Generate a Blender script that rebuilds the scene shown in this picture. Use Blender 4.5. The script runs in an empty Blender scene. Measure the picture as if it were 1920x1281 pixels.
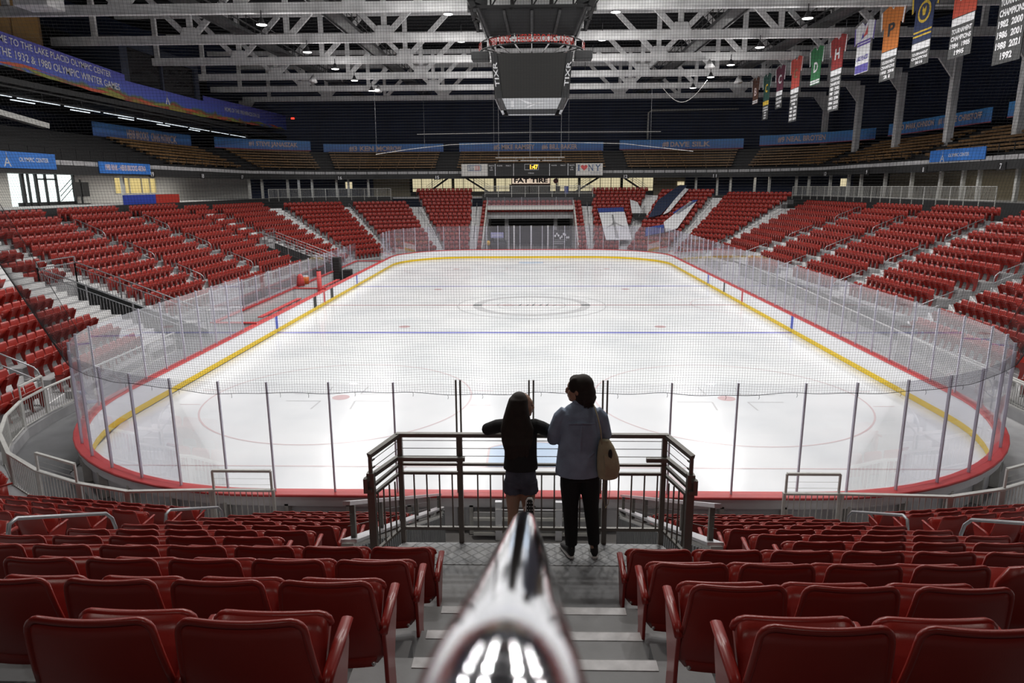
import bpy, math, random
import numpy as np
from mathutils import Vector, Matrix
random.seed(7)
SC = bpy.context.scene
COL = SC.collection
PI = math.pi
# ---------------------------------------------------------------- camera
CAM = np.array([-0.065, -13.62, 7.19])
YAW, TILT, ROLL, FPX = .0274, .2206, -.0054, 1296.0
_R = np.array([math.cos(YAW), math.sin(YAW), 0.0]); _FH = np.array([-math.sin(YAW), math.cos(YAW), 0.0]); _Z = np.array([0, 0, 1.0])
CF = _FH*math.cos(TILT) - _Z*math.sin(TILT)
_U = _FH*math.sin(TILT) + _Z*math.cos(TILT)
CR = _R*math.cos(ROLL) + _U*math.sin(ROLL)
CU = _U*math.cos(ROLL) - _R*math.sin(ROLL)
cam_data = bpy.data.cameras.new('camera')
cam_data.sensor_width = 36.0; cam_data.lens = 36.0*FPX/1920.0
cam_data.clip_start = 0.01; cam_data.clip_end = 300
cam_data.dof.use_dof = True; cam_data.dof.focus_distance = 9.0; cam_data.dof.aperture_fstop = 8.0
cam = bpy.data.objects.new('camera', cam_data); COL.objects.link(cam)
cam.matrix_world = Matrix(((CR[0], CU[0], -CF[0], CAM[0]), (CR[1], CU[1], -CF[1], CAM[1]), (CR[2], CU[2], -CF[2], CAM[2]), (0, 0, 0, 1)))
SC.camera = cam
# ---------------------------------------------------------------- world, exposure
W = bpy.data.worlds.new('world'); SC.world = W; W.use_nodes = True
W.node_tree.nodes['Background'].inputs[0].default_value = (.6, .7, 1, 1)
W.node_tree.nodes['Background'].inputs[1].default_value = 0.012
SC.view_settings.view_transform = 'Standard'; SC.view_settings.look = 'None'
SC.view_settings.exposure = 0.0; SC.view_settings.gamma = 1.0; SC.view_settings.use_curve_mapping = False
SC.cycles.max_bounces = 6; SC.cycles.diffuse_bounces = 3; SC.cycles.glossy_bounces = 3
SC.cycles.transparent_max_bounces = 24; SC.cycles.transmission_bounces = 4
SC.cycles.use_denoising = True; SC.cycles.sample_clamp_indirect = 8
SC.cycles.caustics_reflective = False; SC.cycles.caustics_refractive = False
LAMP_W = 560.0        # each high-bay lamp over the ice

def proj(P):
    v = np.asarray(P, float) - CAM; d = v@CF
    if d <= .05: return (-9999, -9999, d)
    return (960+FPX*(v@CR)/d, 640.5-FPX*(v@CU)/d, d)
# ---------------------------------------------------------------- materials
def mat(name, color, rough=.5, metal=0.0, noise=0.0, nscale=6.0, spec=None, emis=None, estr=0.0, bump=0.0, bscale=40.0, coat=0.0):
    m = bpy.data.materials.new(name); m.use_nodes = True
    nt = m.node_tree; b = nt.nodes['Principled BSDF']
    c = (color[0], color[1], color[2], 1)
    b.inputs['Base Color'].default_value = c; b.inputs['Roughness'].default_value = rough; b.inputs['Metallic'].default_value = metal
    if spec is not None: b.inputs['Specular IOR Level'].default_value = spec
    if coat: b.inputs['Coat Weight'].default_value = coat; b.inputs['Coat Roughness'].default_value = .15
    if noise or bump:
        tc = nt.nodes.new('ShaderNodeTexCoord')
    if noise:
        n = nt.nodes.new('ShaderNodeTexNoise'); n.inputs['Scale'].default_value = nscale; n.inputs['Detail'].default_value = 5
        nt.links.new(tc.outputs['Object'], n.inputs['Vector'])
        r = nt.nodes.new('ShaderNodeMapRange'); r.inputs[1].default_value = .3; r.inputs[2].default_value = .7
        r.inputs[3].default_value = 1-noise; r.inputs[4].default_value = 1+noise*.6
        nt.links.new(n.outputs['Fac'], r.inputs[0])
        mx = nt.nodes.new('ShaderNodeVectorMath'); mx.operation = 'SCALE'; mx.inputs[0].default_value = color[:3]
        nt.links.new(r.outputs[0], mx.inputs['Scale']); nt.links.new(mx.outputs[0], b.inputs['Base Color'])
    if bump:
        n2 = nt.nodes.new('ShaderNodeTexNoise'); n2.inputs['Scale'].default_value = bscale
        nt.links.new(tc.outputs['Object'], n2.inputs['Vector'])
        bp = nt.nodes.new('ShaderNodeBump'); bp.inputs['Strength'].default_value = bump; bp.inputs['Distance'].default_value = .01
        nt.links.new(n2.outputs['Fac'], bp.inputs['Height']); nt.links.new(bp.outputs[0], b.inputs['Normal'])
    if emis:
        b.inputs['Emission Color'].default_value = (emis[0], emis[1], emis[2], 1); b.inputs['Emission Strength'].default_value = estr
    return m
M = {}
M['seat'] = mat('red_plastic', (.29, .024, .017), .30, noise=.10, nscale=3, bump=.05, bscale=180)
M['seat_metal'] = mat('red_painted_metal', (.27, .017, .012), .3, noise=.08, nscale=5)
M['bolt'] = mat('zinc', (.6, .6, .6), .35, .8)
M['conc'] = mat('grey_concrete', (.34, .34, .345), .75, noise=.18, nscale=1.5, bump=.1)
M['conc_dark'] = mat('dark_painted_concrete', (.13, .133, .137), .7, noise=.2, nscale=1.2, bump=.1)
M['conc_step'] = mat('grey_painted_step', (.20, .205, .21), .62, noise=.18, nscale=3, bump=.08)
M['white_step'] = mat('white_painted_step', (.74, .74, .74), .6, noise=.12, nscale=4)
M['stripe'] = mat('pale_nosing_paint', (.55, .55, .56), .6, noise=.25, nscale=9)
M['board'] = mat('white_board', (.80, .81, .84), .35, noise=.03)
M['board_back'] = mat('grey_board_back', (.42, .42, .43), .5, noise=.1)
M['alu'] = mat('aluminium', (.62, .62, .64), .35, .7, noise=.06)
M['stanchion'] = mat('stanchion_aluminium', (.66, .65, .76), .4, .15)
M['steel'] = mat('galvanised_steel', (.40, .41, .43), .38, .7, noise=.08)
M['rail_dark'] = mat('dark_grey_painted_rail', (.17, .163, .145), .42, .15, noise=.1)
M['rail_grey'] = mat('light_grey_painted_rail', (.60, .60, .57), .5, .1, noise=.1)
M['red_cap'] = mat('red_cap_rail', (.60, .07, .07), .4, noise=.06)
M['yellow'] = mat('yellow_kick_plate', (.80, .55, .01), .45, noise=.05)
M['line_blue'] = mat('blue_line_paint', (.03, .07, .45), .4)
M['line_red'] = mat('red_line_paint', (.50, .04, .05), .4)
M['truss'] = mat('white_truss_paint', (.82, .82, .82), .55, noise=.22, nscale=1.2)
M['black'] = mat('black_paint', (.008, .008, .009), .6)
M['blackish'] = mat('charcoal_panel', (.018, .019, .02), .6, noise=.2)
M['navy'] = mat('navy_wall', (.018, .030, .075), .7, noise=.25, nscale=.4)
M['ceil'] = mat('black_ceiling', (.008, .009, .012), .8, noise=.2)
M['wood'] = mat('varnished_bench_wood', (.22, .12, .045), .5, noise=.3, nscale=1.5)
M['wallw'] = mat('white_block_wall', (.66, .65, .62), .7, noise=.06)
M['beige'] = mat('beige_wall', (.30, .27, .20), .7, noise=.08)
M['chrome'] = mat('polished_handrail', (.80, .80, .83), .07, 1.0, bump=.02, bscale=12)
M['banner'] = None
def grad_banner(name, c0, c1, z0, z1, red=False):
    m = bpy.data.materials.new(name); m.use_nodes = True; nt = m.node_tree; b = nt.nodes['Principled BSDF']
    g = nt.nodes.new('ShaderNodeNewGeometry'); s = nt.nodes.new('ShaderNodeSeparateXYZ'); nt.links.new(g.outputs['Position'], s.inputs[0])
    r = nt.nodes.new('ShaderNodeMapRange'); r.inputs[1].default_value = z0; r.inputs[2].default_value = z1
    nt.links.new(s.outputs['Z'], r.inputs[0])
    n = nt.nodes.new('ShaderNodeTexNoise'); n.inputs['Scale'].default_value = .55; n.inputs['Detail'].default_value = 2
    nt.links.new(g.outputs['Position'], n.inputs['Vector'])
    ad = nt.nodes.new('ShaderNodeMath'); ad.operation = 'MULTIPLY_ADD'; ad.inputs[1].default_value = .5; nt.links.new(n.outputs['Fac'], ad.inputs[0]); nt.links.new(r.outputs[0], ad.inputs[2])
    sb = nt.nodes.new('ShaderNodeMath'); sb.operation = 'SUBTRACT'; sb.inputs[1].default_value = .25; nt.links.new(ad.outputs[0], sb.inputs[0])
    cr = nt.nodes.new('ShaderNodeValToRGB'); e = cr.color_ramp.elements
    e[0].position = 0; e[0].color = (*c0, 1); e[1].position = 1; e[1].color = (*c1, 1)
    if red:
        e0 = cr.color_ramp.elements.new(.05); e0.color = (.30, .05, .04, 1)
        e[0].color = (.28, .24, .05, 1)
        e2 = cr.color_ramp.elements.new(.12); e2.color = (.10, .16, .10, 1)
        e3 = cr.color_ramp.elements.new(.2); e3.color = (.08, .12, .5, 1)
    nt.links.new(sb.outputs[0], cr.inputs[0]); nt.links.new(cr.outputs[0], b.inputs['Base Color']); b.inputs['Roughness'].default_value = .5
    return m
def glass_mat(name, tint=(.93, .93, .96), haze=.06, gloss=.05):
    m = bpy.data.materials.new(name); m.use_nodes = True; nt = m.node_tree; nt.nodes.clear()
    out = nt.nodes.new('ShaderNodeOutputMaterial'); t = nt.nodes.new('ShaderNodeBsdfTransparent'); t.inputs[0].default_value = (*tint, 1)
    d = nt.nodes.new('ShaderNodeBsdfDiffuse'); d.inputs[0].default_value = (.8, .78, .84, 1)
    gl = nt.nodes.new('ShaderNodeBsdfGlossy'); gl.inputs['Roughness'].default_value = .03
    fr = nt.nodes.new('ShaderNodeFresnel'); fr.inputs[0].default_value = 1.5
    m1 = nt.nodes.new('ShaderNodeMixShader'); m1.inputs[0].default_value = haze
    nt.links.new(t.outputs[0], m1.inputs[1]); nt.links.new(d.outputs[0], m1.inputs[2])
    m2 = nt.nodes.new('ShaderNodeMixShader'); mf = nt.nodes.new('ShaderNodeMath'); mf.operation = 'MULTIPLY'; mf.inputs[1].default_value = .3; nt.links.new(fr.outputs[0], mf.inputs[0]); nt.links.new(mf.outputs[0], m2.inputs[0]); nt.links.new(m1.outputs[0], m2.inputs[1]); nt.links.new(gl.outputs[0], m2.inputs[2])
    nt.links.new(m2.outputs[0], out.inputs[0]); return m
M['glass'] = glass_mat('rink_glass')
M['glass_near'] = glass_mat('clear_rink_glass', (.975, .975, .98), .015)
def emit(name, c, s):
    m = bpy.data.materials.new(name); m.use_nodes = True; nt = m.node_tree; nt.nodes.clear()
    o = nt.nodes.new('ShaderNodeOutputMaterial'); e = nt.nodes.new('ShaderNodeEmission'); e.inputs[0].default_value = (*c, 1); e.inputs[1].default_value = s
    nt.links.new(e.outputs[0], o.inputs[0]); return m
M['lamp'] = emit('lamp_glow', (1, .98, .95), 7)
M['tube'] = emit('fluorescent_glow', (.85, .93, 1), 1.3)
M['pale_tread'] = mat('pale_grey_tread', (.46, .46, .465), .65, noise=.1, nscale=2)
# ---------------------------------------------------------------- mesh builder
def nrm(v):
    v = np.asarray(v, float); l = np.linalg.norm(v); return v/l if l > 1e-12 else v
class MB:
    def __init__(s): s.v = []; s.f = []; s.m = []; s.n = 0
    def add(s, vs, fs, mi=0):
        b = s.n; s.v.extend([tuple(map(float, p)) for p in vs]); s.n += len(vs)
        for f in fs: s.f.append(tuple(b+i for i in f)); s.m.append(mi)
        return s
    def obox(s, c, hx, hy, hz, mi=0):
        c = np.asarray(c, float); hx = np.asarray(hx, float); hy = np.asarray(hy, float); hz = np.asarray(hz, float)
        vs = [c+a*hx+b*hy+d*hz for a, b, d in ((-1,-1,-1),(1,-1,-1),(1,1,-1),(-1,1,-1),(-1,-1,1),(1,-1,1),(1,1,1),(-1,1,1))]
        return s.add(vs, [(0,3,2,1),(4,5,6,7),(0,1,5,4),(1,2,6,5),(2,3,7,6),(3,0,4,7)], mi)
    def box(s, x0, x1, y0, y1, z0, z1, mi=0):
        return s.obox(((x0+x1)/2, (y0+y1)/2, (z0+z1)/2), ((x1-x0)/2, 0, 0), (0, (y1-y0)/2, 0), (0, 0, (z1-z0)/2), mi)
    def bar(s, a, b, w, h, mi=0, up=(0, 0, 1)):
        a = np.asarray(a, float); b = np.asarray(b, float); d = nrm(b-a); up = np.asarray(up, float)
        if abs(d@up) > .98: up = np.array([0, 1.0, 0])
        sd = nrm(np.cross(d, up)); u = np.cross(sd, d)
        return s.obox((a+b)/2, (b-a)/2, sd*w/2, u*h/2, mi)
    def tube(s, pts, r, n=8, mi=0, caps=True, closed=False, up0=(0, 0, 1)):
        P = [np.asarray(p, float) for p in pts]; k = len(P); rings = []
        rr = r if hasattr(r, '__len__') else [r]*k
        prev = None; vs = []
        for i in range(k):
            if closed: t = nrm(P[(i+1) % k]-P[i-1])
            else: t = nrm((P[i+1] if i < k-1 else P[i])-(P[i-1] if i > 0 else P[i]))
            if prev is None:
                u = np.asarray(up0, float)
                if abs(t@u) > .95: u = np.array([1.0, 0, 0]) if abs(t[0]) < .9 else np.array([0, 1.0, 0])
                x = nrm(np.cross(t, u))
            else: x = nrm(prev-t*(prev@t))
            prev = x; y = np.cross(t, x)
            a = rr[i]; ax, ay = (a if hasattr(a, '__len__') else (a, a))
            for j in range(n):
                th = 2*PI*j/n; vs.append(P[i]+x*ax*math.cos(th)+y*ay*math.sin(th))
        fs = []
        for i in range(k if closed else k-1):
            a, b = i*n, ((i+1) % k)*n
            for j in range(n): fs.append((a+j, a+(j+1) % n, b+(j+1) % n, b+j))
        if caps and not closed:
            fs.append(tuple(range(n-1, -1, -1))); fs.append(tuple((k-1)*n+j for j in range(n)))
        return s.add(vs, fs, mi)
    def prism(s, poly, ax0, ax1, vec, org=(0, 0, 0), mi=0):
        # poly: 2-D points spanned by ax0, ax1; extruded by vec
        o = np.asarray(org, float); a0 = np.asarray(ax0, float); a1 = np.asarray(ax1, float); v = np.asarray(vec, float)
        n = len(poly); A = [o+p[0]*a0+p[1]*a1 for p in poly]; B = [p+v for p in A]
        fs = [tuple(range(n-1, -1, -1)), tuple(range(n, 2*n))]+[(i, (i+1) % n, n+(i+1) % n, n+i) for i in range(n)]
        return s.add(A+B, fs, mi)
    def quad(s, a, b, c, d, mi=0): return s.add([a, b, c, d], [(0, 1, 2, 3)], mi)
    def grid(s, fn, nu, nv, mi=0, close=False):
        vs = [fn(i/nu, j/nv) for j in range(nv+1) for i in range(nu+1)]
        fs = [(j*(nu+1)+i, j*(nu+1)+i+1, (j+1)*(nu+1)+i+1, (j+1)*(nu+1)+i) for j in range(nv) for i in range(nu)]
        return s.add(vs, fs, mi)
    def shell(s, fn, nu, nv, th, mi=0):
        # thick sheet: fn(u,v)->point, th thickness vector fn or constant vector
        f = (lambda u, v: th) if not callable(th) else th
        vs = []; 
        for j in range(nv+1):
            for i in range(nu+1): vs.append(np.asarray(fn(i/nu, j/nv), float))
        m = len(vs)
        for j in range(nv+1):
            for i in range(nu+1): vs.append(vs[j*(nu+1)+i]+np.asarray(f(i/nu, j/nv), float))
        w = nu+1; fs = []
        for j in range(nv):
            for i in range(nu):
                a = j*w+i; fs.append((a, a+1, a+w+1, a+w)); fs.append((m+a, m+a+w, m+a+w+1, m+a+1))
        for i in range(nu):
            fs.append((i, m+i, m+i+1, i+1)); a = nv*w+i; fs.append((a, a+1, m+a+1, m+a))
        for j in range(nv):
            a = j*w; fs.append((a, a+w, m+a+w, m+a)); a = j*w+nu; fs.append((a, m+a, m+a+w, a+w))
        return s.add(vs, fs, mi)
    def sphere(s, c, r, nu=12, nv=8, mi=0):
        c = np.asarray(c, float); r = np.asarray(r if hasattr(r, '__len__') else (r, r, r), float)
        vs = [c+r*np.array([0, 0, -1.])]
        for j in range(1, nv):
            a = -PI/2+PI*j/nv
            for i in range(nu): t = 2*PI*i/nu; vs.append(c+r*np.array([math.cos(a)*math.cos(t), math.cos(a)*math.sin(t), math.sin(a)]))
        vs.append(c+r*np.array([0, 0, 1.])); fs = []
        for i in range(nu): fs.append((0, 1+(i+1) % nu, 1+i))
        for j in range(nv-2):
            a, b = 1+j*nu, 1+(j+1)*nu
            for i in range(nu): fs.append((a+i, a+(i+1) % nu, b+(i+1) % nu, b+i))
        t = 1+(nv-2)*nu
        for i in range(nu): fs.append((t+i, t+(i+1) % nu, t+nu))
        return s.add(vs, fs, mi)
    def mesh(s, name, mats, org=(0, 0, 0), smooth=False):
        me = bpy.data.meshes.new(name); o = np.asarray(org, float)
        v = np.array(s.v, float).reshape(-1, 3)-o
        me.from_pydata(v.tolist(), [], s.f)
        for m in (mats if isinstance(mats, (list, tuple)) else [mats]): me.materials.append(m)
        if any(s.m): me.polygons.foreach_set('material_index', s.m)
        if smooth: me.polygons.foreach_set('use_smooth', [True]*len(s.f))
        me.update(); return me
ORG = {}
def tag(o, label=None, cat=None, group=None, kind=None):
    if label: o['label'] = label
    if cat: o['category'] = cat
    if group: o['group'] = group
    if kind: o['kind'] = kind
    return o
def thing(name, label, cat, loc=(0, 0, 0), group=None):
    o = bpy.data.objects.new(name, None); COL.objects.link(o); o.location = loc; o.empty_display_size = .1
    ORG[o.name] = np.asarray(loc, float); return tag(o, label, cat, group)
def put(mb, name, mats, parent=None, org=None, smooth=False, sub=None, **kw):
    """link a mesh; vertices are in world coordinates"""
    if parent is not None: org = ORG[parent.name]
    elif org is None: org = (0, 0, 0)
    me = mb.mesh(name, mats, org, smooth); o = bpy.data.objects.new(name, me); COL.objects.link(o)
    if parent is not None:
        o.parent = parent; ORG[o.name] = ORG[parent.name]
    else:
        o.location = org; ORG[o.name] = np.asarray(org, float)
    if smooth == 'auto' or smooth is True: pass
    return tag(o, **kw)
def struct(mb, name, mats, **kw): return put(mb, name, mats, kind='structure', **kw)
def bevel(o, w=.004, seg=2):
    b = o.modifiers.new('bevel', 'BEVEL'); b.width = w; b.segments = seg; b.limit_method = 'ANGLE'; return o
def copytree(src, loc, rz, label=None, group=None):
    r = src.copy(); COL.objects.link(r); r.location = loc; r.rotation_euler = (0, 0, rz)
    if label: r['label'] = label
    if group: r['group'] = group
    for ch in src.children:
        c = ch.copy(); COL.objects.link(c); c.parent = r
        for g in ch.children: d = g.copy(); COL.objects.link(d); d.parent = c
    return r
_tc = {}
def text_pts(txt, bold=0.0, shear=0.0, cond=1.0):
    k = (txt, bold, shear)
    if k not in _tc:
        cu = bpy.data.curves.new('t', 'FONT'); cu.body = txt; cu.offset = bold; cu.shear = shear; cu.resolution_u = 3
        ob = bpy.data.objects.new('t', cu); me = bpy.data.meshes.new_from_object(ob)
        v = np.array([x.co[:] for x in me.vertices]); f = [tuple(p.vertices) for p in me.polygons]
        bpy.data.objects.remove(ob); bpy.data.curves.remove(cu); bpy.data.meshes.remove(me); _tc[k] = (v, f)
    return _tc[k]
def text_into(mb, txt, center, right, up, w, h, lift=.01, bold=0.012, mi=0, shear=0.0, warp=None):
    v, f = text_pts(txt, bold, shear)
    lo = v.min(0); hi = v.max(0); n = nrm(np.cross(right, up)); c = np.asarray(center, float)
    x = (v[:, 0]-(lo[0]+hi[0])/2)/(hi[0]-lo[0])*w; y = (v[:, 1]-(lo[1]+hi[1])/2)/max(hi[1]-lo[1], 1e-6)*h
    P = [(c+np.asarray(right)*a+np.asarray(up)*b+n*lift) if warp is None else warp(a, b) for a, b in zip(x, y)]
    return mb.add(P, f, mi)
ORD = ['first', 'second', 'third', 'fourth', 'fifth', 'sixth', 'seventh', 'eighth', 'ninth', 'tenth', 'eleventh', 'twelfth', 'thirteenth', 'fourteenth', 'fifteenth', 'sixteenth', 'seventeenth', 'eighteenth', 'nineteenth', 'twentieth']
def ordn(i):
    if i < 20: return ORD[i]
    t = ['twenty', 'thirty', 'forty', 'fifty'][(i+1)//10-2]; r = (i+1) % 10
    return t+'-'+ORD[r-1] if r else {'twenty': 'twentieth', 'thirty': 'thirtieth', 'forty': 'fortieth', 'fifty': 'fiftieth'}[t]
# ================================================================ ICE AND DASHER BOARDS
RW, RL, RR = 12.93, 57.5, 7.25
BH = .90; GT = 3.28
def rink_path(off=0.0, step=.35):
    """closed path of the boards, counter-clockwise seen from above; returns points and outward normals"""
    pts = []; 
    def line(a, b):
        L = math.hypot(b[0]-a[0], b[1]-a[1]); n = max(1, int(L/1.5))
        for i in range(n): pts.append((a[0]+(b[0]-a[0])*i/n, a[1]+(b[1]-a[1])*i/n))
    def arc(cx, cy, a0):
        n = 18
        for i in range(n):
            a = math.radians(a0+90*i/n); pts.append((cx+(RR+off)*math.cos(a), cy+(RR+off)*math.sin(a)))
    w, r = RW-RR, RR
    line((-w, -off), (w, -off)); arc(w, r, -90); line((RW+off, r), (RW+off, RL-r)); arc(w, RL-r, 0)
    line((w, RL+off), (-w, RL+off)); arc(-w, RL-r, 90); line((-RW-off, RL-r), (-RW-off, r)); arc(-w, r, 180)
    return pts
def path_pt(s, off=0.0):
    """point on the board line at arc length s, starting at the near end centre and running to the right"""
    w = RW-RR; a = PI/2*RR
    segs = [('l', (0, 0), (1, 0), w), ('a', (w, RR), -90, a), ('l', (RW, RR), (0, 1), RL-2*RR), ('a', (w, RL-RR), 0, a), ('l', (w, RL), (-1, 0), 2*w),
            ('a', (-w, RL-RR), 90, a), ('l', (-RW, RL-RR), (0, -1), RL-2*RR), ('a', (-w, RR), 180, a), ('l', (-w, 0), (1, 0), w)]
    T = sum(q[3] for q in segs); s = s % T
    for q in segs:
        if s <= q[3]:
            if q[0] == 'l':
                d = q[2]; n = (d[1], -d[0]); return (q[1][0]+d[0]*s+n[0]*off, q[1][1]+d[1]*s+n[1]*off), n
            an = math.radians(q[2]+90*s/q[3]); n = (math.cos(an), math.sin(an)); return (q[1][0]+n[0]*(RR+off), q[1][1]+n[1]*(RR+off)), n
        s -= q[3]
PER = 2*(RW-RR)*2+2*(RL-2*RR)+2*PI*RR
# ice with its painted lines set in the same mesh
ice = bpy.data.materials.new('ice'); ice.use_nodes = True
_nt = ice.node_tree; _b = _nt.nodes['Principled BSDF']; _b.inputs['Roughness'].default_value = .22; _b.inputs['Specular IOR Level'].default_value = .35
_tc1 = _nt.nodes.new('ShaderNodeTexCoord'); _n1 = _nt.nodes.new('ShaderNodeTexNoise'); _n1.inputs['Scale'].default_value = .35; _n1.inputs['Detail'].default_value = 6
_nt.links.new(_tc1.outputs['Object'], _n1.inputs['Vector'])
_cr = _nt.nodes.new('ShaderNodeValToRGB'); _cr.color_ramp.elements[0].position = .3; _cr.color_ramp.elements[0].color = (.74, .77, .80, 1); _cr.color_ramp.elements[1].position = .62; _cr.color_ramp.elements[1].color = (.86, .88, .90, 1)
_nt.links.new(_n1.outputs['Fac'], _cr.inputs[0]); _nt.links.new(_cr.outputs[0], _b.inputs['Base Color'])
_mp = _nt.nodes.new('ShaderNodeMapping'); _mp.inputs['Scale'].default_value = (1, .12, 1); _nt.links.new(_tc1.outputs['Object'], _mp.inputs[0])
_n2 = _nt.nodes.new('ShaderNodeTexNoise'); _n2.inputs['Scale'].default_value = 9; _n2.inputs['Detail'].default_value = 4; _nt.links.new(_mp.outputs[0], _n2.inputs['Vector'])
_bp = _nt.nodes.new('ShaderNodeBump'); _bp.inputs['Strength'].default_value = .08; _bp.inputs['Distance'].default_value = .01
_nt.links.new(_n2.outputs['Fac'], _bp.inputs['Height']); _nt.links.new(_bp.outputs[0], _b.inputs['Normal'])
I_PINK = mat('faded_red_paint_under_ice', (.72, .60, .62), .25); I_GREY = mat('faded_grey_paint_under_ice', (.60, .61, .63), .25)
I_BLUE = mat('blue_paint_under_ice', (.20, .22, .62), .25); I_CREASE = mat('pale_blue_crease_paint', (.56, .70, .88), .25); I_RED = mat('red_paint_under_ice', (.62, .44, .45), .25)
mb = MB(); P = rink_path(.02); mb.add([(x, y, 0) for x, y in P], [tuple(range(len(P)))], 0)
ZI = .004
def istrip(x0, x1, y0, y1, mi, z=ZI): mb.add([(x0, y0, z), (x1, y0, z), (x1, y1, z), (x0, y1, z)], [(0, 1, 2, 3)], mi)
def iring(cx, cy, r, w, mi, a0=0, a1=360, z=ZI, n=72):
    vs = []; fs = []
    for i in range(n+1):
        a = math.radians(a0+(a1-a0)*i/n); c, s = math.cos(a), math.sin(a)
        vs += [(cx+(r-w/2)*c, cy+(r-w/2)*s, z), (cx+(r+w/2)*c, cy+(r+w/2)*s, z)]
    fs = [(2*i, 2*i+1, 2*i+3, 2*i+2) for i in range(n)]; mb.add(vs, fs, mi)
def idisc(cx, cy, r, mi, z=ZI, n=40): mb.add([(cx+r*math.cos(2*PI*i/n), cy+r*math.sin(2*PI*i/n), z) for i in range(n)], [tuple(range(n))], mi)
YC = RL/2; BS = 8.29
for y in (YC-BS, YC+BS): istrip(-RW, RW, y-.15, y+.15, 3)
istrip(-RW, RW, YC-.15, YC+.15, 5)
for y, s in ((3.35, 1), (RL-3.35, -1)):
    istrip(-11.9, 11.9, y-.03, y+.03, 1)
    # crease
    n = 24; vs = [(-1.22, y, ZI), (1.22, y, ZI)]; arcp = [(1.83*math.cos(a), y+s*(1.83*math.sin(a)), ZI) for a in np.linspace(math.radians(48), math.radians(132), n)]
    mb.add(vs+arcp, [tuple([0, 1]+[2+i for i in range(n)])], 4)
    for sx in (-1, 1): istrip(sx*1.22-.03, sx*1.22+.03, min(y, y+s*1.37), max(y, y+s*1.37), 1, ZI*2)
    a0, a1 = (48, 132) if s > 0 else (-132, -48)
    iring(0, y, 1.83, .05, 1, a0, a1, ZI*2)
    for sx in (-1, 1):   # trapezoid
        mb.quad((sx*3.35-.03, y, ZI), (sx*3.35+.03, y, ZI), (sx*4.27+.03, y-s*3.3, ZI), (sx*4.27-.03, y-s*3.3, ZI), 1)
    yd = y+s*6.1
    for sx in (-1, 1):
        cx = sx*6.71; iring(cx, yd, 4.57, .06, 1); idisc(cx, yd, .30, 5)
        for ax in (-1, 1):
            for ay in (-1, 1):
                istrip(min(cx+ax*.6, cx+ax*1.8), max(cx+ax*.6, cx+ax*1.8), yd+ay*.42-.03, yd+ay*.42+.03, 2)
                mb.quad((cx+ax*.6-.03, yd+ay*.42, ZI), (cx+ax*.6+.03, yd+ay*.42, ZI), (cx+ax*.66+.03, yd+ay*1.32, ZI), (cx+ax*.66-.03, yd+ay*1.32, ZI), 2)
                istrip(min(cx+ax*4.6, cx+ax*5.3), max(cx+ax*4.6, cx+ax*5.3), yd+ay*.85-.025, yd+ay*.85+.025, 1)
for y in (YC-BS+1.52, YC+BS-1.52):
    for sx in (-1, 1): idisc(sx*6.71, y, .30, 5)
iring(0, YC, 4.57, .07, 2, z=ZI*2); iring(0, YC, 3.35, .55, 2, z=ZI); iring(0, YC, 2.1, .05, 2, z=ZI)
for i in range(9):   # the peak-shaped emblem inside the centre circle
    x = -1.7+i*.42; h = [.1, .3, .8, .5, 1.2, .7, .9, .4, .1][i]; mb.quad((x, YC-.3, ZI), (x+.14, YC-.3, ZI), (x+.3, YC-.3+h, ZI), (x+.22, YC-.3+h, ZI), 2)
iring(-1.5+6.71*0, YC, .0001+.3, .05, 5, z=ZI*2)
# referee crease at the right boards
iring(RW, YC, 3.05, .06, 1, 90, 270)
struct(mb, 'floor', [ice, I_PINK, I_GREY, I_BLUE, I_CREASE, I_RED])
mb = MB(); mb.box(-34, 34, -14, 78, -.30, -.02); struct(mb, 'floor_concourse', M['conc'])
# boards
t = thing('dasher_boards', 'white dasher boards with red top rail and yellow kick plate round the ice', 'rink boards', (0, -.1, 0))
def sweep(prof, off_fn=None):
    """prof: list of (offset, z); swept round the closed board path"""
    m = MB(); N = 0; rings = []
    for o, z in prof:
        q = rink_path(o); N = len(q); rings.append([(x, y, z) for x, y in q])
    vs = [p for r in rings for p in r]; k = len(prof); fs = []
    for a in range(k):
        b = (a+1) % k
        for i in range(N): j = (i+1) % N; fs.append((a*N+i, a*N+j, b*N+j, b*N+i))
    m.add(vs, fs); return m
put(sweep([(0, .0), (.06, .0), (.06, BH-.04), (0, BH-.04)]), 'board_face', M['board'], t)
put(sweep([(-.015, .02), (.0, .02), (.0, .21), (-.015, .21)]), 'kick_plate', M['yellow'], t)
put(sweep([(-.03, BH-.05), (.30, BH-.05), (.30, BH-.012), (.28, BH), (-.01, BH), (-.03, BH-.012)]), 'cap_rail', M['red_cap'], t)
put(sweep([(.20, BH-.28), (.24, BH-.28), (.24, BH-.05), (.20, BH-.05)]), 'outer_band', M['board'], t)
mb = MB()
for i in range(118):
    (x, y), n = path_pt(i*PER/118); tx, ty = -n[1], n[0]
    if y > 14 and abs(x) > 12: continue
    c = np.array((x+n[0]*.15, y+n[1]*.15, .33)); mb.obox(c, (tx*.04, ty*.04, 0), (n[0]*.09, n[1]*.09, 0), (0, 0, .33))
put(mb, 'board_post', M['rail_grey'], t, kind='stuff')
for y in (YC-BS, YC+BS):
    for s in (-1, 1): mb = MB(); mb.box(s*RW-.012, s*RW+.012, y-.15, y+.15, .02, BH-.06); put(mb, 'blue_stripe', M['line_blue'], t)
for s in (-1, 1): mb = MB(); mb.box(s*RW-.012, s*RW+.012, YC-.15, YC+.15, .02, BH-.06); put(mb, 'red_stripe', M['line_red'], t)
for y in (YC-1.9, YC+1.7): mb = MB(); mb.box(-RW-.012, -RW+.014, y-.28, y+.28, .22, BH-.06); put(mb, 'bench_gate', M['blackish'], t)
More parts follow.
